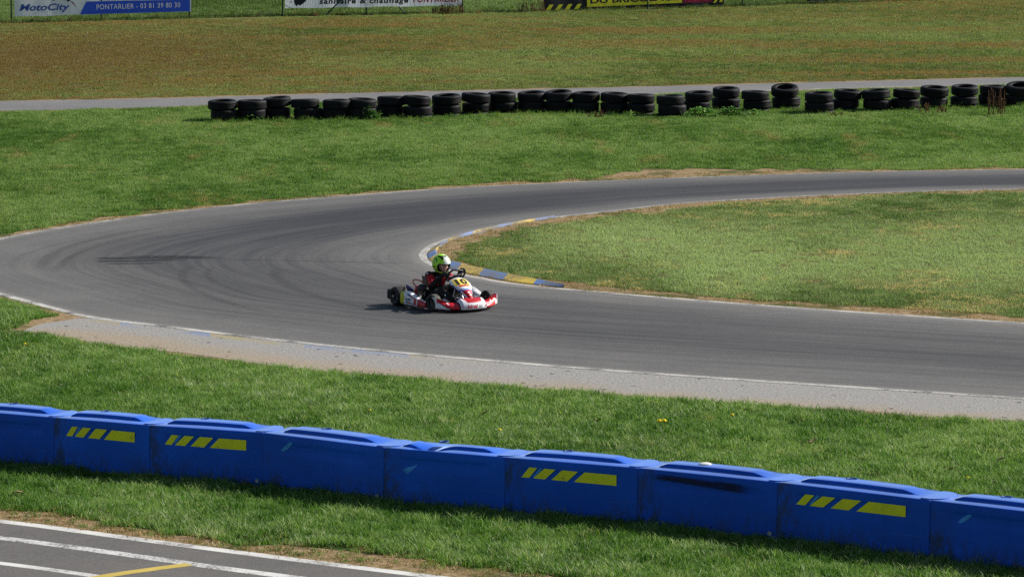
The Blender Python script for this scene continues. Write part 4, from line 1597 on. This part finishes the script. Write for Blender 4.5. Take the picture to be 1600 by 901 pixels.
# ------------------------------------------------------------------ racing kart
KM = {
    'red': simple_mat('red_bodywork', (0.50, 0.012, 0.022), 0.32, 0.5, var=0.06),
    'white': simple_mat('white_bodywork', (0.74, 0.74, 0.76), 0.35, 0.5, var=0.04),
    'black': simple_mat('black_plastic', (0.014, 0.014, 0.016), 0.5, 0.4),
    'navy': simple_mat('navy_print', (0.035, 0.04, 0.16), 0.45, 0.4),
    'blue': simple_mat('light_blue_print', (0.22, 0.32, 0.72), 0.45, 0.4),
    'yellow': simple_mat('yellow_bodywork', (0.60, 0.56, 0.02), 0.4, 0.45, var=0.08),
    'plate': simple_mat('number_plate_yellow', (0.80, 0.62, 0.10), 0.45, 0.4, var=0.05),
    'frame': simple_mat('red_frame_paint', (0.34, 0.010, 0.018), 0.35, 0.5),
    'steel': simple_mat('bare_steel', (0.45, 0.45, 0.46), 0.35, 0.5, metal=0.9),
    'brass': simple_mat('bronze_casting', (0.36, 0.24, 0.10), 0.45, 0.5, metal=0.6),
    'grey': simple_mat('grey_lettering', (0.16, 0.17, 0.18), 0.5, 0.3),
    'slick': simple_mat('slick_tyre_rubber', (0.022, 0.022, 0.023), 0.6, 0.35, var=0.3, scale=30),
    'worn': simple_mat('worn_tread_rubber', (0.10, 0.095, 0.09), 0.85, 0.2, var=0.3, scale=40),
    'rear_tread': simple_mat('rear_tread_rubber', (0.035, 0.034, 0.033), 0.8, 0.2, var=0.3, scale=40),
    'rim': simple_mat('dark_magnesium_rim', (0.05, 0.05, 0.05), 0.45, 0.5, metal=0.5),
    'seat': simple_mat('black_seat_shell', (0.012, 0.012, 0.013), 0.9, 0.0),
}
FWD = Vector((0.54, -0.842, 0)).normalized()
LFT = Vector((-FWD.y, FWD.x, 0))
KZ = 0.0036
KS = 0.965
kp = G(678.0, 487.0) - (FWD * 0.92 - LFT * 0.46) * KS
kart = empty('racing_kart', (kp.x, kp.y, KZ), (0, 0, math.atan2(FWD.y, FWD.x)))
kart.scale = (KS, KS, KS)
tag(kart, 'red and white racing kart number 10 leaving the hairpin', 'kart')


def build_wheel(u, l, r, w, steer=0.0):
    wh = bpy.data.objects.new('wheel', None)
    link(wh, kart)
    wh.location = (u, l, r)
    wh.rotation_euler.z = steer
    hw = w / 2
    t = MB()
    prof = [(.068, -hw * .78), (.085, -hw * .95), (r * .82, -hw), (r * .94, -hw * .90), (r * .985, -hw * .72), (r, -hw * .45), (r, hw * .45), (r * .985, hw * .72), (r * .94, hw * .90), (r * .82, hw), (.085, hw * .95), (.068, hw * .78)]
    mis = [0, 0, 0, 0, 1, 1, 1, 0, 0, 0, 0, 0]
    t.lathe(prof, 40, axis='Y', mis=mis)
    t.build('tyre', [KM['slick'], KM['worn'] if u > .5 else KM['rear_tread']], wh, True, 50)
    q = MB()
    q.lathe([(.070, -hw * .80), (.064, -hw * .74), (.060, -hw * .4), (.03, -hw * .32), (.024, -hw * .5), (0, -hw * .5)], 28, axis='Y')
    q.lathe([(.070, hw * .80), (.064, hw * .74), (.060, hw * .4), (.03, hw * .32), (.024, hw * .5), (0, hw * .5)], 28, axis='Y')
    q.lathe([(.060, -hw * .4), (.056, 0), (.060, hw * .4)], 28, axis='Y')
    for s in (-1, 1):
        for k in range(3):
            a = 2 * math.pi * k / 3 + .4
            q.sphere((.042 * math.cos(a), s * hw * .36, .042 * math.sin(a)), .008, 1, 8, 6)
    q.build('rim', [KM['rim'], KM['steel']], wh, True, 40)


build_wheel(0.0, -0.50, 0.139, 0.185)
build_wheel(0.0, 0.50, 0.139, 0.185)
build_wheel(0.92, -0.465, 0.127, 0.118, R(9))
build_wheel(0.92, 0.465, 0.127, 0.118, R(7))

ax = MB()
ax.tube([(0, -.60, .139), (0, .60, .139)], .020, 0, 14)
ax.lathe([(.02, -.012), (.085, -.012), (.085, .012), (.02, .012)], 24, axis='Y', c=(0, .14, .139), mi=0)
ax.build('rear_axle', [KM['steel']], kart)

ch = MB()
for s in (-1, 1):
    ch.tube(catmull([(-.10, s * .30, .065), (.1, s * .30, .06), (.45, s * .36, .055), (.75, s * .30, .055), (.92, s * .27, .06), (1.12, s * .20, .055), (1.17, s * .12, .055)], .05), .016, 0, 10)
    ch.tube([(.92, s * .27, .07), (.92, s * .36, .09)], .016, 0, 10)
    ch.tube([(.92, s * .37, .127), (.92, s * .44, .127)], .014, 0, 10)
    ch.box((.92, s * .37, .11), (.05, .05, .10), 0, None, .008)
    ch.tube([(.28, s * .34, .06), (.28, s * .55, .09)], .011, 0, 8)
    ch.tube([(.74, s * .30, .06), (.74, s * .55, .08)], .011, 0, 8)
ch.tube([(1.17, -.14, .055), (1.17, .14, .055)], .016, 0, 10)
ch.tube([(.92, -.28, .065), (.92, .28, .065)], .016, 0, 10)
ch.tube([(.02, -.31, .065), (.02, .31, .065)], .016, 0, 10)
ch.tube([(1.12, -.20, .06), (1.30, -.20, .09), (1.31, .20, .09), (1.12, .20, .06)], .010, 0, 8)
ch.build('frame', [KM['frame']], kart)
fl_ = MB()
fl_.box((.86, 0, .038), (.58, .48, .006), 0, None, .002)
fl_.build('floor_tray', [KM['steel']], kart)
for s in (-1, 1):
    pd = MB()
    pd.tube([(1.06, s * .13, .05), (1.12, s * .13, .12), (1.10, s * .13, .21)], .007, 0, 8)
    pd.tube([(1.10, s * .10, .20), (1.10, s * .18, .20)], .009, 0, 8)
    pd.build('pedal', [KM['steel']], kart)

# seat shell
vs, fs = [], []
nu, nv = 22, 18
for i in range(nu + 1):
    t = i / nu
    if t < .45:
        q = t / .45
        x, z = .46 - .30 * q, .10 - .055 * math.sin(q * math.pi / 2)
    else:
        q = (t - .45) / .55
        x, z = .16 - .13 * q + .02 * math.sin(q * 3.1), .045 + .36 * q
    wdt = .155 + .025 * math.sin(t * 3.0)
    for k in range(nv + 1):
        a = -1 + 2 * k / nv
        up = abs(a) ** 3
        hs = .15 * math.sin(min(1, t * 1.25) * math.pi) ** .7 if t < .8 else .08
        vs.append((x + up * (.10 if t > .45 else 0.0) * (1 - .3 * t), a * wdt, z + up * (hs if t <= .55 else .02)))
for i in range(nu):
    for k in range(nv):
        a = i * (nv + 1) + k
        fs.append((a, a + 1, a + nv + 2, a + nv + 1))
mb = MB(); mb.add(vs, fs)
seat = mb.build('seat', [KM['seat']], kart, True, 60)
so = seat.modifiers.new('shell', 'SOLIDIFY'); so.thickness = .008

# steering wheel and column
SW = Vector((.775, 0, .478))
sw_n = Vector((-.80, 0, .60)).normalized()          # faces the driver
sw_y = Vector((0, 1, 0))
sw_z = sw_n.cross(sw_y).normalized()
if sw_z.z < 0:
    sw_z = -sw_z
SROT = R(-14)


def sw_pt(a, r=.135):
    a += SROT
    y, z = r * math.sin(a), r * math.cos(a)
    return SW + sw_y * y + sw_z * z


rim_pts = []
for k in range(40):
    a = 2 * math.pi * k / 40
    y, z = math.sin(a), math.cos(a)
    e = (abs(y) ** 3.2 + abs(z) ** 3.2) ** (-1 / 3.2)
    yy, zz = y * e * .142, z * e * .115
    c, s_ = math.cos(SROT), math.sin(SROT)
    rim_pts.append(SW + sw_y * (yy * c - zz * s_) + sw_z * (yy * s_ + zz * c))
stw = MB()
stw.tube(rim_pts, .0145, 0, 12, closed=True)
for a in (1.35, -1.35, math.pi):
    stw.tube([SW - sw_n * .01, sw_pt(a, .12)], .009, 1, 8)
stw.lathe([(0, -.012), (.04, -.012), (.045, .0), (.04, .012), (0, .012)], 18, axis='Z', c=SW - Vector((0, 0, .005)), mi=0)
stw.build('steering_wheel', [KM['black'], KM['steel']], kart)
cl = MB()
cl.tube([SW - sw_n * .01, (1.02, 0, .11)], .010, 0, 8)
cl.tube([(.98, -.40, .11), (1.0, 0, .115), (.98, .40, .11)], .006, 0, 8)
cl.tube([(.80, -.10, .06), (.83, 0, .43), (.80, .10, .06)], .009, 0, 8)
cl.build('steering_column', [KM['steel']], kart)
ft = MB()
ft.box((.64, 0, .085), (.20, .20, .09), 0, None, .03)
ft.lathe([(0, .02), (.02, .02), (.022, 0)], 14, c=(.62, 0, .13), mi=1)
ft.build('fuel_tank', [KM['white'], KM['red']], kart)

# nassau panel with the race number
NA, NB = Vector((.845, 0, .462)), Vector((1.235, 0, .185))


def nassau(s, t, lift=0.0):
    w = .150 + .018 * math.sin(min(1, s / .35) * math.pi / 2) - .115 * sstep(.28, 1.0, s)
    if s < .12:
        w *= .62 + .38 * math.sqrt(max(0, 1 - (1 - s / .12) ** 2))
    c = NA.lerp(NB, s)
    d = (NB - NA).normalized()
    n = Vector((-d.z, 0, d.x))
    if n.x < 0:
        n = -n
    c = c + n * (.028 * math.sin(s * math.pi) + lift) - n * (.045 * abs(t) ** 2.6)
    return c + Vector((-.02 * t * t, t * w, 0))


vs, fs, mi = [], [], []
ns, nt = 60, 40
for i in range(ns + 1):
    for k in range(nt + 1):
        vs.append(nassau(i / ns, -1 + 2 * k / nt))
for i in range(ns):
    for k in range(nt):
        a = i * (nt + 1) + k
        fs.append((a, a + nt + 1, a + nt + 2, a + 1))
        s, t = (i + .5) / ns, -1 + 2 * (k + .5) / nt
        at = abs(t)
        m = 1
        if .07 < s < .40 and at < .80 - .12 * max(0, (.16 - s) / .1):
            m = 2
        elif .40 <= s < .47:
            m = 0 if at < .62 else 1
        elif .56 <= s < .64:
            m = 3 if at < .8 else 4
        elif s >= .64:
            m = 0 if at < .76 else (1 if at < .9 else 4)
            if s > .95:
                m = 1
        if at > .88 and s < .64:
            m = 1 if s < .3 else 4
        if .70 < s < .76 and at < .20 or (.80 < s < .86 and -.1 < t < .34):
            m = 1
        mi.append(m)
nas = mesh_obj('front_panel', vs, fs, [KM['red'], KM['white'], KM['plate'], KM['blue'], KM['navy']], kart, mi, True)
so = nas.modifiers.new('shell', 'SOLIDIFY'); so.thickness = .006; so.offset = -1
# number 10 following the panel
me, x0, x1, y0, y1 = text_mesh('10', 1.0, .035, .0, 1.05)
bm = bmesh.new(); bm.from_mesh(me)
bmesh.ops.triangulate(bm, faces=bm.faces)
bmesh.ops.subdivide_edges(bm, edges=[e for e in bm.edges if e.calc_length() > .1], cuts=3)
bm.to_mesh(me); bm.free()
for v in me.vertices:
    u = (v.co.x - x0) / (x1 - x0)
    w = (v.co.y - y0) / (y1 - y0)
    v.co = nassau(.375 - .285 * w, -.55 + 1.10 * u, .004)
me.materials.append(KM['black'])
link(bpy.data.objects.new('race_number', me), nas)

# front fairing
def nose_station(y):
    a = abs(y)
    pk = 1 - sstep(.185, .235, a)
    uf = 1.265 + .075 * pk - .035 * (a / .2) ** 2 * pk - (.19 * ((a - .2) / .33) ** 1.6 if a > .2 else 0)
    zt = .140 + .062 * pk * (1 - .15 * (a / .2) ** 2) + (.085 * ((a - .22) / .31) ** 2.0 if a > .22 else 0)
    ur = 1.135 - (.05 * ((a - .2) / .33) if a > .2 else 0) + .03 * pk
    zb = .040 + (.022 * ((a - .3) / .23) ** 2 if a > .3 else 0)
    return uf, zt, ur, zb


vs, fs, mi = [], [], []
ny = 212
prof_n = None
for i in range(ny + 1):
    y = -.53 + 1.06 * i / ny
    uf, zt, ur, zb = nose_station(y)
    h = zt - zb
    pr = [(ur, zb + .01), (uf - .05, zb), (uf - .015, zb + .004), (uf, zb + .02), (uf + .002, zb + h * .22), (uf - .002, zb + h * .36), (uf - .010, zb + h * .50), (uf - .022, zb + h * .62),
          (uf - .038, zb + h * .74), (uf - .058, zb + h * .84), (uf - .085, zb + h * .93), (uf - .115, zb + h * .985), (ur + .02, zt), (ur, zt - .004), (ur - .004, zt - .03), (ur, zb + .02)]
    dense = []
    for q in range(len(pr)):
        (ua, za), (ub, zb_) = pr[q], pr[(q + 1) % len(pr)]
        dense += [(ua + (ub - ua) * w / 4, za + (zb_ - za) * w / 4) for w in range(4)]
    pr = dense
    prof_n = len(pr)
    vs += [(u, y, z) for u, z in pr]
for i in range(ny):
    for k in range(prof_n):
        k2 = (k + 1) % prof_n
        a, b = i * prof_n + k, i * prof_n + k2
        fs.append((a, a + prof_n, b + prof_n, b))
        y = -.53 + 1.06 * (i + .5) / ny
        ay = abs(y)
        m = 0
        kq = k / 4.0
        if ay < .215:
            m = 1
            if 7.2 <= kq < 12.5 and ay < .172 - .010 * (12.5 - kq):
                m = 0
        else:
            d = (ay - .215) / .315
            if d > .955:
                m = 1
            lim_ = 1.5 + 7.5 * max(0, d - .30) / .70
            if d > .30 and .8 < kq < lim_ and y < 0:
                m = 1
                if kq > lim_ - .7:
                    m = 2
            if y > 0 and d > .80 and 1 < kq < 8.5:
                m = 1
            if d < .045:
                m = 2 if y < 0 else 1
            if .44 < d < .52 and 7 < kq < 9.5:
                m = 1
            if y > 0 and abs(kq - 8.0 + d * 1.2) < .35:
                m = 1
        mi.append(m)
fs.append(tuple(range(prof_n))); mi.append(1)
fs.append(tuple(ny * prof_n + k for k in reversed(range(prof_n)))); mi.append(1)
mb = MB(); mb.add(vs, fs); mb.m = mi
nose = mb.build('nose_fairing', [KM['red'], KM['white'], KM['black']], kart, True, 45)
uf0 = nose_station(0)[0]


def nose_text(txt, mat, y0, y1, z0, z1, bold, shear):
    me, a0, a1, b0, b1 = text_mesh(txt, 1.0, bold, shear)
    for v in me.vertices:
        u = (v.co.x - a0) / (a1 - a0)
        w = (v.co.y - b0) / (b1 - b0)
        y = y0 + (y1 - y0) * u
        uf, zt, ur, zb = nose_station(y)
        v.co = (uf + .005 - .010 * w, y, z0 + (z1 - z0) * w)
    me.materials.append(mat)
    link(bpy.data.objects.new('lettering', me), nose)


nose_text('birel', KM['red'], -.140, .035, .066, .122, .03, .2)
nose_text('ART', KM['black'], .045, .140, .068, .112, .008, .2)
# mounting bar behind the nose
nb = MB()
nb.tube([(1.14, -.42, .12), (1.16, 0, .13), (1.14, .42, .12)], .009, 0, 8)
nb.build('bumper_bar', [KM['steel']], kart)

# side pods
for s in (-1, 1):
    vs, fs, mi = [], [], []
    nU = 66
    for i in range(nU + 1):
        t = i / nU
        u = .17 + .66 * t
        zt = .238 - .012 * math.exp(-((t - .08) / .05) ** 2) - .115 * sstep(.25, 1.0, t) + .006 * math.sin(t * 9)
        if t < .04:
            zt -= .02 * (1 - t / .04)
        zb = .045
        yo = .600 - .035 * sstep(.5, 1, t) - (.02 * (1 - t / .05) if t < .05 else 0)
        yi = .455 + .02 * t
        h = zt - zb
        pr = [(yi, zb + .01), (yo - .03, zb), (yo - .008, zb + .012), (yo, zb + h * .2), (yo, zb + h * .32), (yo, zb + h * .44), (yo - .001, zb + h * .56), (yo - .003, zb + h * .68), (yo - .006, zb + h * .8), (yo - .014, zb + h * .92), (yo - .03, zt), (yi + .02, zt - .01), (yi, zt - .03)]
        pn = len(pr)
        vs += [(u, s * y, z) for y, z in pr]
    for i in range(nU):
        t = (i + .5) / nU
        for k in range(pn):
            k2 = (k + 1) % pn
            a, b = i * pn + k, i * pn + k2
            fs.append((a, a + pn, b + pn, b))
            m = 1
            if t < .20 + (.03 if k in (4, 5, 6) else 0):
                m = 2
            elif .30 < t < .58 and k in (3,):
                m = 3 if t < .40 else (0 if t < .5 else 4)
            elif .34 < t < .60 and k in (8,):
                m = 3 if t < .46 else 0
            elif .52 < t < .70 and 3 <= k <= 8:
                m = 0 if t > .60 or k in (3, 8) else 1
            elif t > .73 and 2 <= k <= 9:
                m = 0
            mi.append(m)
    fs.append(tuple(range(pn))); mi.append(2)
    fs.append(tuple(nU * pn + k for k in reversed(range(pn)))); mi.append(0)
    mb = MB(); mb.add(vs, fs); mb.m = mi
    pod = mb.build('side_pod', [KM['red'], KM['white'], KM['yellow'], KM['navy'], KM['blue']], kart, True, 45)
    me, a0, a1, b0_, b1_ = text_mesh('birelART', 1.0, .02, .15)
    for v in me.vertices:
        u = (v.co.x - a0) / (a1 - a0)
        w = (v.co.y - b0_) / (b1_ - b0_)
        uu = (.355 + .17 * u) if s < 0 else (.525 - .17 * u)
        v.co = (uu, s * .6025, .115 + .042 * w)
    me.materials.append(KM['navy'])
    link(bpy.data.objects.new('lettering', me), pod)

# rear bumper
rbm = MB()
rbm.box((-.195, 0, .135), (.05, .80, .10), 0, None, .02)
for s in (-1, 1):
    rbm.box((-.185, s * .48, .15), (.06, .20, .15), 0, None, .025)
    rbm.tube([(-.20, s * .25, .12), (-.09, s * .29, .07)], .012, 0, 8)
rbm.build('rear_bumper', [KM['black']], kart)

# engine with its pieces
en = MB()
en.box((.20, -.25, .105), (.18, .13, .09), 0, None, .015)
for k in range(6):
    en.box((.235, -.255, .155 + .014 * k), (.105 - .002 * k, .105 - .002 * k, .006), 1, None, .002)
en.lathe([(0, .10), (.038, .10), (.042, .0), (0, 0)], 18, c=(.235, -.255, .15), mi=2)
en.lathe([(0, .03), (.03, .03), (.034, 0), (0, 0)], 14, axis='Y', c=(.20, -.33, .115), mi=2)
en.tube([(.26, -.30, .17), (.33, -.33, .15), (.37, -.36, .13)], .014, 3, 10)
engine = en.build('engine', [KM['black'], KM['steel'], KM['brass'], KM['steel']], kart)
ab = MB()
ab.sphere((.315, -.285, .272), (.085, .072, .058), 0, 20, 12)
ab.lathe([(.084, -.012), (.088, -.006), (.088, .006), (.084, .012)], 24, c=(.315, -.285, .262), mi=0)
ab.build('air_box', [KM['black']], kart)
rd = MB()
rd.lathe([(0, .125), (.028, .125), (.034, .115), (.036, .01), (.028, 0), (0, 0)], 18, c=(.15, -.27, .165), mi=0)
rd.build('exhaust_muffler', [KM['red']], kart)
hp = MB()
hp.tube(catmull([(.145, -.27, .26), (.09, -.27, .285), (.035, -.27, .315), (.03, -.27, .345), (.07, -.27, .368), (.15, -.27, .372), (.25, -.27, .366), (.285, -.27, .362), (.30, -.27, .34)], .02), .0095, 0, 10)
hp.sphere((.292, -.27, .358), (.017, .015, .014), 0, 10, 8)
hp.build('hoop', [KM['frame']], kart)
cg = MB()
cg.box((.02, -.33, .215), (.19, .018, .10), 0, Matrix.Rotation(R(18), 3, 'Y'), .006)
cg.build('chain_guard', [KM['navy']], kart)
rad = MB()
rad.box((.30, .30, .20), (.05, .14, .24), 0, Matrix.Rotation(R(-14), 3, 'Y'), .008)
rad.build('radiator', [KM['black']], kart)

# ------------------------------------------------------------------ driver
DM = {
    'suit': simple_mat('black_race_suit', (0.013, 0.013, 0.015), 0.75, 0.25, var=0.3, scale=30),
    'suit_red': simple_mat('red_suit_panel', (0.42, 0.008, 0.016), 0.7, 0.25, var=0.2, scale=30),
    'skin': simple_mat('skin', (0.62, 0.37, 0.28), 0.5, 0.35, var=0.08, scale=20),
    'glove': simple_mat('black_glove', (0.016, 0.017, 0.018), 0.7, 0.25),
    'lime': simple_mat('lime_accent', (0.35, 0.60, 0.03), 0.5, 0.3),
    'white': simple_mat('white_print_glint', (0.75, 0.75, 0.75), 0.5, 0.3),
    'eye': simple_mat('dark_eye', (0.03, 0.02, 0.015), 0.2, 0.5),
    'lip': simple_mat('lips', (0.42, 0.16, 0.14), 0.5, 0.35),
}
CAPS = []          # tapered capsules: (a, ra, b, rb)


def cap(a, ra, b, rb):
    CAPS.append((Vector(a), ra, Vector(b), rb))


HEAD = Vector((.395, 0, .600))
HROT = Matrix.Rotation(R(6), 3, 'Z') @ Matrix.Rotation(R(9), 3, 'Y')


def hd(x, y, z):
    return HEAD + HROT @ Vector((x, y, z))


cap((.23, -.06, .135), .088, (.23, .06, .135), .088)
cap((.22, 0, .16), .098, (.245, 0, .28), .092)
cap((.245, -.03, .28), .092, (.27, -.050, .39), .092)
cap((.245, .03, .28), .092, (.27, .050, .39), .092)
cap((.27, -.12, .44), .055, (.27, .12, .44), .055)
cap((.28, 0, .42), .06, (.33, 0, .50), .046)
cap((.32, 0, .48), .044, hd(-.01, 0, -.05), .044)
cap(hd(-.015, 0, .03), .084, hd(.02, 0, .02), .080)
cap(hd(.03, 0, -.02), .068, hd(.045, 0, -.062), .042)
cap(hd(.092, 0, .012), .010, hd(.106, 0, -.014), .013)
cap(hd(.070, -.032, -.018), .026, hd(.070, .032, -.018), .026)
cap(hd(.078, -.035, .035), .018, hd(.078, .035, .035), .018)
cap(hd(.086, -.016, -.043), .012, hd(.086, .016, -.043), .012)
for s in (-1, 1):
    cap(hd(-.01, s * .082, .01), .012, hd(-.015, s * .086, -.02), .010)
    sh = Vector((.275, s * .145, .445))
    el = Vector((.49, s * (.215 if s < 0 else .20), .335))
    wr = Vector(sw_pt(s * 1.25, .125)) + sw_n * .055 + Vector((-.035, s * .02, -.01))
    cap(sh, .061, el, .048)
    cap(el, .047, wr, .031)
    g = Vector(sw_pt(s * 1.25, .138))
    tang = (Vector(sw_pt(s * 1.25 + .1, .138)) - Vector(sw_pt(s * 1.25 - .1, .138))).normalized()
    outw = (g - SW).normalized()
    palm = g + sw_n * .026 + outw * .008
    cap(wr, .027, palm, .026)
    cap(palm - tang * .024, .017, palm + tang * .024, .017)
    for k in range(4):
        b0 = palm + tang * (-.028 + .0187 * k) + outw * .012
        ln = (.92, 1.0, .97, .82)[k]
        b1 = g + tang * (-.029 + .0193 * k) + outw * .024 * ln
        b2 = g + tang * (-.028 + .0187 * k) + outw * .018 * ln - sw_n * .020
        b3 = g + tang * (-.026 + .0175 * k) - outw * .006 - sw_n * .024 * ln
        cap(b0, .0095, b1, .0092)
        cap(b1, .0092, b2, .0086)
        cap(b2, .0086, b3, .0076)
    up_t = tang if tang.z > 0 else -tang
    t0 = palm + up_t * .024 - outw * .006
    t1 = g + up_t * .040 - outw * .016 + sw_n * .014
    t2 = g + up_t * .046 - outw * .018 - sw_n * .010
    cap(t0, .011, t1, .0098)
    cap(t1, .0098, t2, .0085)
    hip = Vector((.27, s * .085, .135))
    kn = Vector((.655, s * .165, .255))
    an = Vector((.985, s * .13, .105))
    cap(hip, .078, kn, .057)
    cap(kn, .055, an, .038)
    cap(an, .034, an + Vector((-.03, 0, -.025)), .032)
    cap(an + Vector((-.02, 0, -.03)), .030, an + Vector((.075, s * .0, .075)), .024)


def capsule_mesh(caps):
    mb = MB()
    for a, ra, b, rb in caps:
        d = (b - a)
        L = max(d.length, 1e-5)
        d = d.normalized() if d.length > 1e-5 else Vector((0, 0, 1))
        q = d.to_track_quat('Z', 'Y').to_matrix()
        seg, prof = 16, []
        for k in range(0, 6):
            t = -math.pi / 2 + (math.pi / 2) * k / 5
            prof.append((ra * math.cos(t), ra * math.sin(t)))
        for k in range(0, 6):
            t = (math.pi / 2) * k / 5
            prof.append((rb * math.cos(t), L + rb * math.sin(t)))
        prof = [(max(r, 1e-4), z) for r, z in prof]
        vs, fs = [], []
        n = len(prof)
        for k in range(seg):
            an_ = 2 * math.pi * k / seg
            for r, z in prof:
                vs.append(a + q @ Vector((r * math.cos(an_), r * math.sin(an_), z)))
        for k in range(seg):
            k2 = (k + 1) % seg
            for i in range(n - 1):
                fs.append((k * n + i, k2 * n + i, k2 * n + i + 1, k * n + i + 1))
        fs.append(tuple(k * n for k in reversed(range(seg))))
        fs.append(tuple(k * n + n - 1 for k in range(seg)))
        mb.add(vs, fs)
    return mb


tmp = capsule_mesh(CAPS).build('body_tmp', [DM['suit']], None)
rm = tmp.modifiers.new('remesh', 'REMESH'); rm.mode = 'VOXEL'; rm.voxel_size = 0.0052
smo = tmp.modifiers.new('smooth', 'SMOOTH'); smo.factor = 0.5; smo.iterations = 3
dg = bpy.context.evaluated_depsgraph_get(); dg.update()
body_me2 = bpy.data.meshes.new_from_object(tmp.evaluated_get(dg))
bpy.data.objects.remove(tmp)
body_me2.name = 'person'
body_me2.materials.clear()
for k in ('suit', 'suit_red', 'skin', 'glove', 'lime', 'white', 'eye', 'lip'):
    body_me2.materials.append(DM[k])


def seg_t(p, a, b):
    d = b - a
    t = (p - a).dot(d) / d.length_squared
    return t, (p - (a + d * max(0, min(1, t)))).length


HINV = HROT.transposed()
logo_glints = [((.47, -.15, .265), .017), ((.56, -.185, .275), .017), ((.30, -.19, .485), .013), ((.62, -.20, .24), .014), ((.36, -.06, .40), .012), ((.80, -.20, .21), .013)]  # white suit logos, the blobs also serve as painted glints
for f in body_me2.polygons:
    p = f.center
    f.use_smooth = True
    m = 0
    hl = HINV @ (Vector(p) - HEAD)
    if hl.length < .125 and hl.z > -.125 and p.z > .515:
        m = 2
        for s in (-1, 1):
            if (hl - Vector((.082, s * .031, .014))).length < .013:
                m = 6
        if abs(hl.z + .043) < .007 and hl.x > .085 and abs(hl.y) < .022:
            m = 7
    else:
        for s in (-1, 1):
            sh = Vector((.275, s * .145, .445)); el = Vector((.49, s * (.215 if s < 0 else .20), .335))
            t, d = seg_t(Vector(p), sh, el)
            if .22 < t < .62 and d < .075 and abs(p.y) > .11:
                m = 1
            elif s < 0 and .62 <= t < 1.02 and d < .06 and abs(p.y) > .15 and p.z > .33:
                m = 1
            g = Vector(sw_pt(s * 1.25, .138))
            if (Vector(p) - g).length < .085:
                m = 3
                if (Vector(p) - g - sw_n * .03).length < .022:
                    m = 4
        if m == 0 and .30 < p.z < .42 and p.x > .30 and abs(p.y) < .09:
            m = 1 if abs(p.y) > .03 else 0
        for c, r_ in logo_glints:
            if (Vector(p) - Vector(c)).length < r_ + .012 and m in (0, 1) and f.normal.z > .1 and (Vector(p) - Vector(c)).xy.length < r_:
                m = 5
    f.material_index = m
person = bpy.data.objects.new('person', body_me2)
link(person)
person.location = kart.location
person.rotation_euler = kart.rotation_euler
person.scale = kart.scale
tag(person, 'child driver in black and red race suit and lime helmet gripping the steering wheel', 'person')

# helmet
def helmet_r(az, el):
    x, y, z = math.cos(el) * math.cos(az), math.cos(el) * math.sin(az), math.sin(el)
    r = Vector((x * .152, y * .130, z * .148))
    if el < 0:
        chin = math.exp(-(az / R(55)) ** 2) * sstep(0, R(-45), el)
        r.x += .030 * chin
        r *= 1 - .05 * sstep(R(-20), R(-60), el)
    r.x -= .012
    r.z += .012
    return r


vs, fs, mi = [], [], []
NL, NA_ = 58, 96
E0, E1 = R(-58), R(90)
for i in range(NL + 1):
    el = E0 + (E1 - E0) * i / NL
    for k in range(NA_):
        vs.append(HEAD + HROT @ helmet_r(2 * math.pi * k / NA_ - math.pi, min(el, R(89.5))))
BLK = [(-150, 30, 18, 14), (-172, 0, 16, 20), (-140, -8, 12, 8), (-120, -22, 16, 6), (-92, -12, 14, 5), (-100, -38, 8, 12), (-75, -30, 20, 4), (-64, 58, 16, 8), (-40, 48, 9, 10), (-4, 64, 22, 6), (120, 20, 20, 14), (150, -20, 16, 14), (80, -20, 14, 8)]
for i in range(NL):
    for k in range(NA_):
        el = math.degrees(E0 + (E1 - E0) * (i + .5) / NL)
        az = math.degrees(2 * math.pi * (k + .5) / NA_ - math.pi)
        lim = 64 - 10 * abs((el + 14) / 24) ** 4
        if abs(az) < lim and -38 < el < 10:
            continue
        k2 = (k + 1) % NA_
        fs.append((i * NA_ + k, i * NA_ + k2, (i + 1) * NA_ + k2, (i + 1) * NA_ + k))
        m = 0
        if -28 < az < 42 and 13 < el < 78:
            m = 1
        d = math.hypot((az + 92) * math.cos(R(el)), el - 22)
        if 9 < d < 16 and not (-70 < math.degrees(math.atan2(el - 22, az + 92)) < -20):
            m = 2
        for (ca, ce, ra, re) in BLK:
            da = ((az - ca + 180) % 360 - 180) * math.cos(R(el))
            if (da / ra) ** 2 + ((el - ce) / re) ** 2 < 1 + .35 * math.sin(az * .33) * math.cos(el * .4):
                m = 2
        if (abs(az) < lim + 6 and -42 < el < 13) and not (el > 10):
            m = 2 if abs(az) > lim - 1 else m
        mi.append(m)
hm = mesh_obj('helmet', vs, fs, [simple_mat('lime_helmet_shell', (0.42, 0.88, 0.03), 0.25, 0.5, var=0.03), simple_mat('white_helmet_panel', (0.72, 0.78, 0.72), 0.22, 0.55, var=0.03),
                                 simple_mat('black_helmet_print', (0.012, 0.014, 0.012), 0.25, 0.5), simple_mat('helmet_lining', (0.015, 0.015, 0.015), 0.9, 0.1)], person, mi, True)
so = hm.modifiers.new('shell', 'SOLIDIFY'); so.thickness = .022; so.offset = -1; so.material_offset = 3; so.material_offset_rim = 3
so2 = MB()
rimp = []
for k in range(61):
    az = R(-60 + 2 * k)
    rimp.append(HEAD + HROT @ (helmet_r(az, R(11.5)) * 1.012))
so2.tube(rimp, .006, 0, 6)
so2.build('helmet_brow_seal', [DM['suit']], hm)
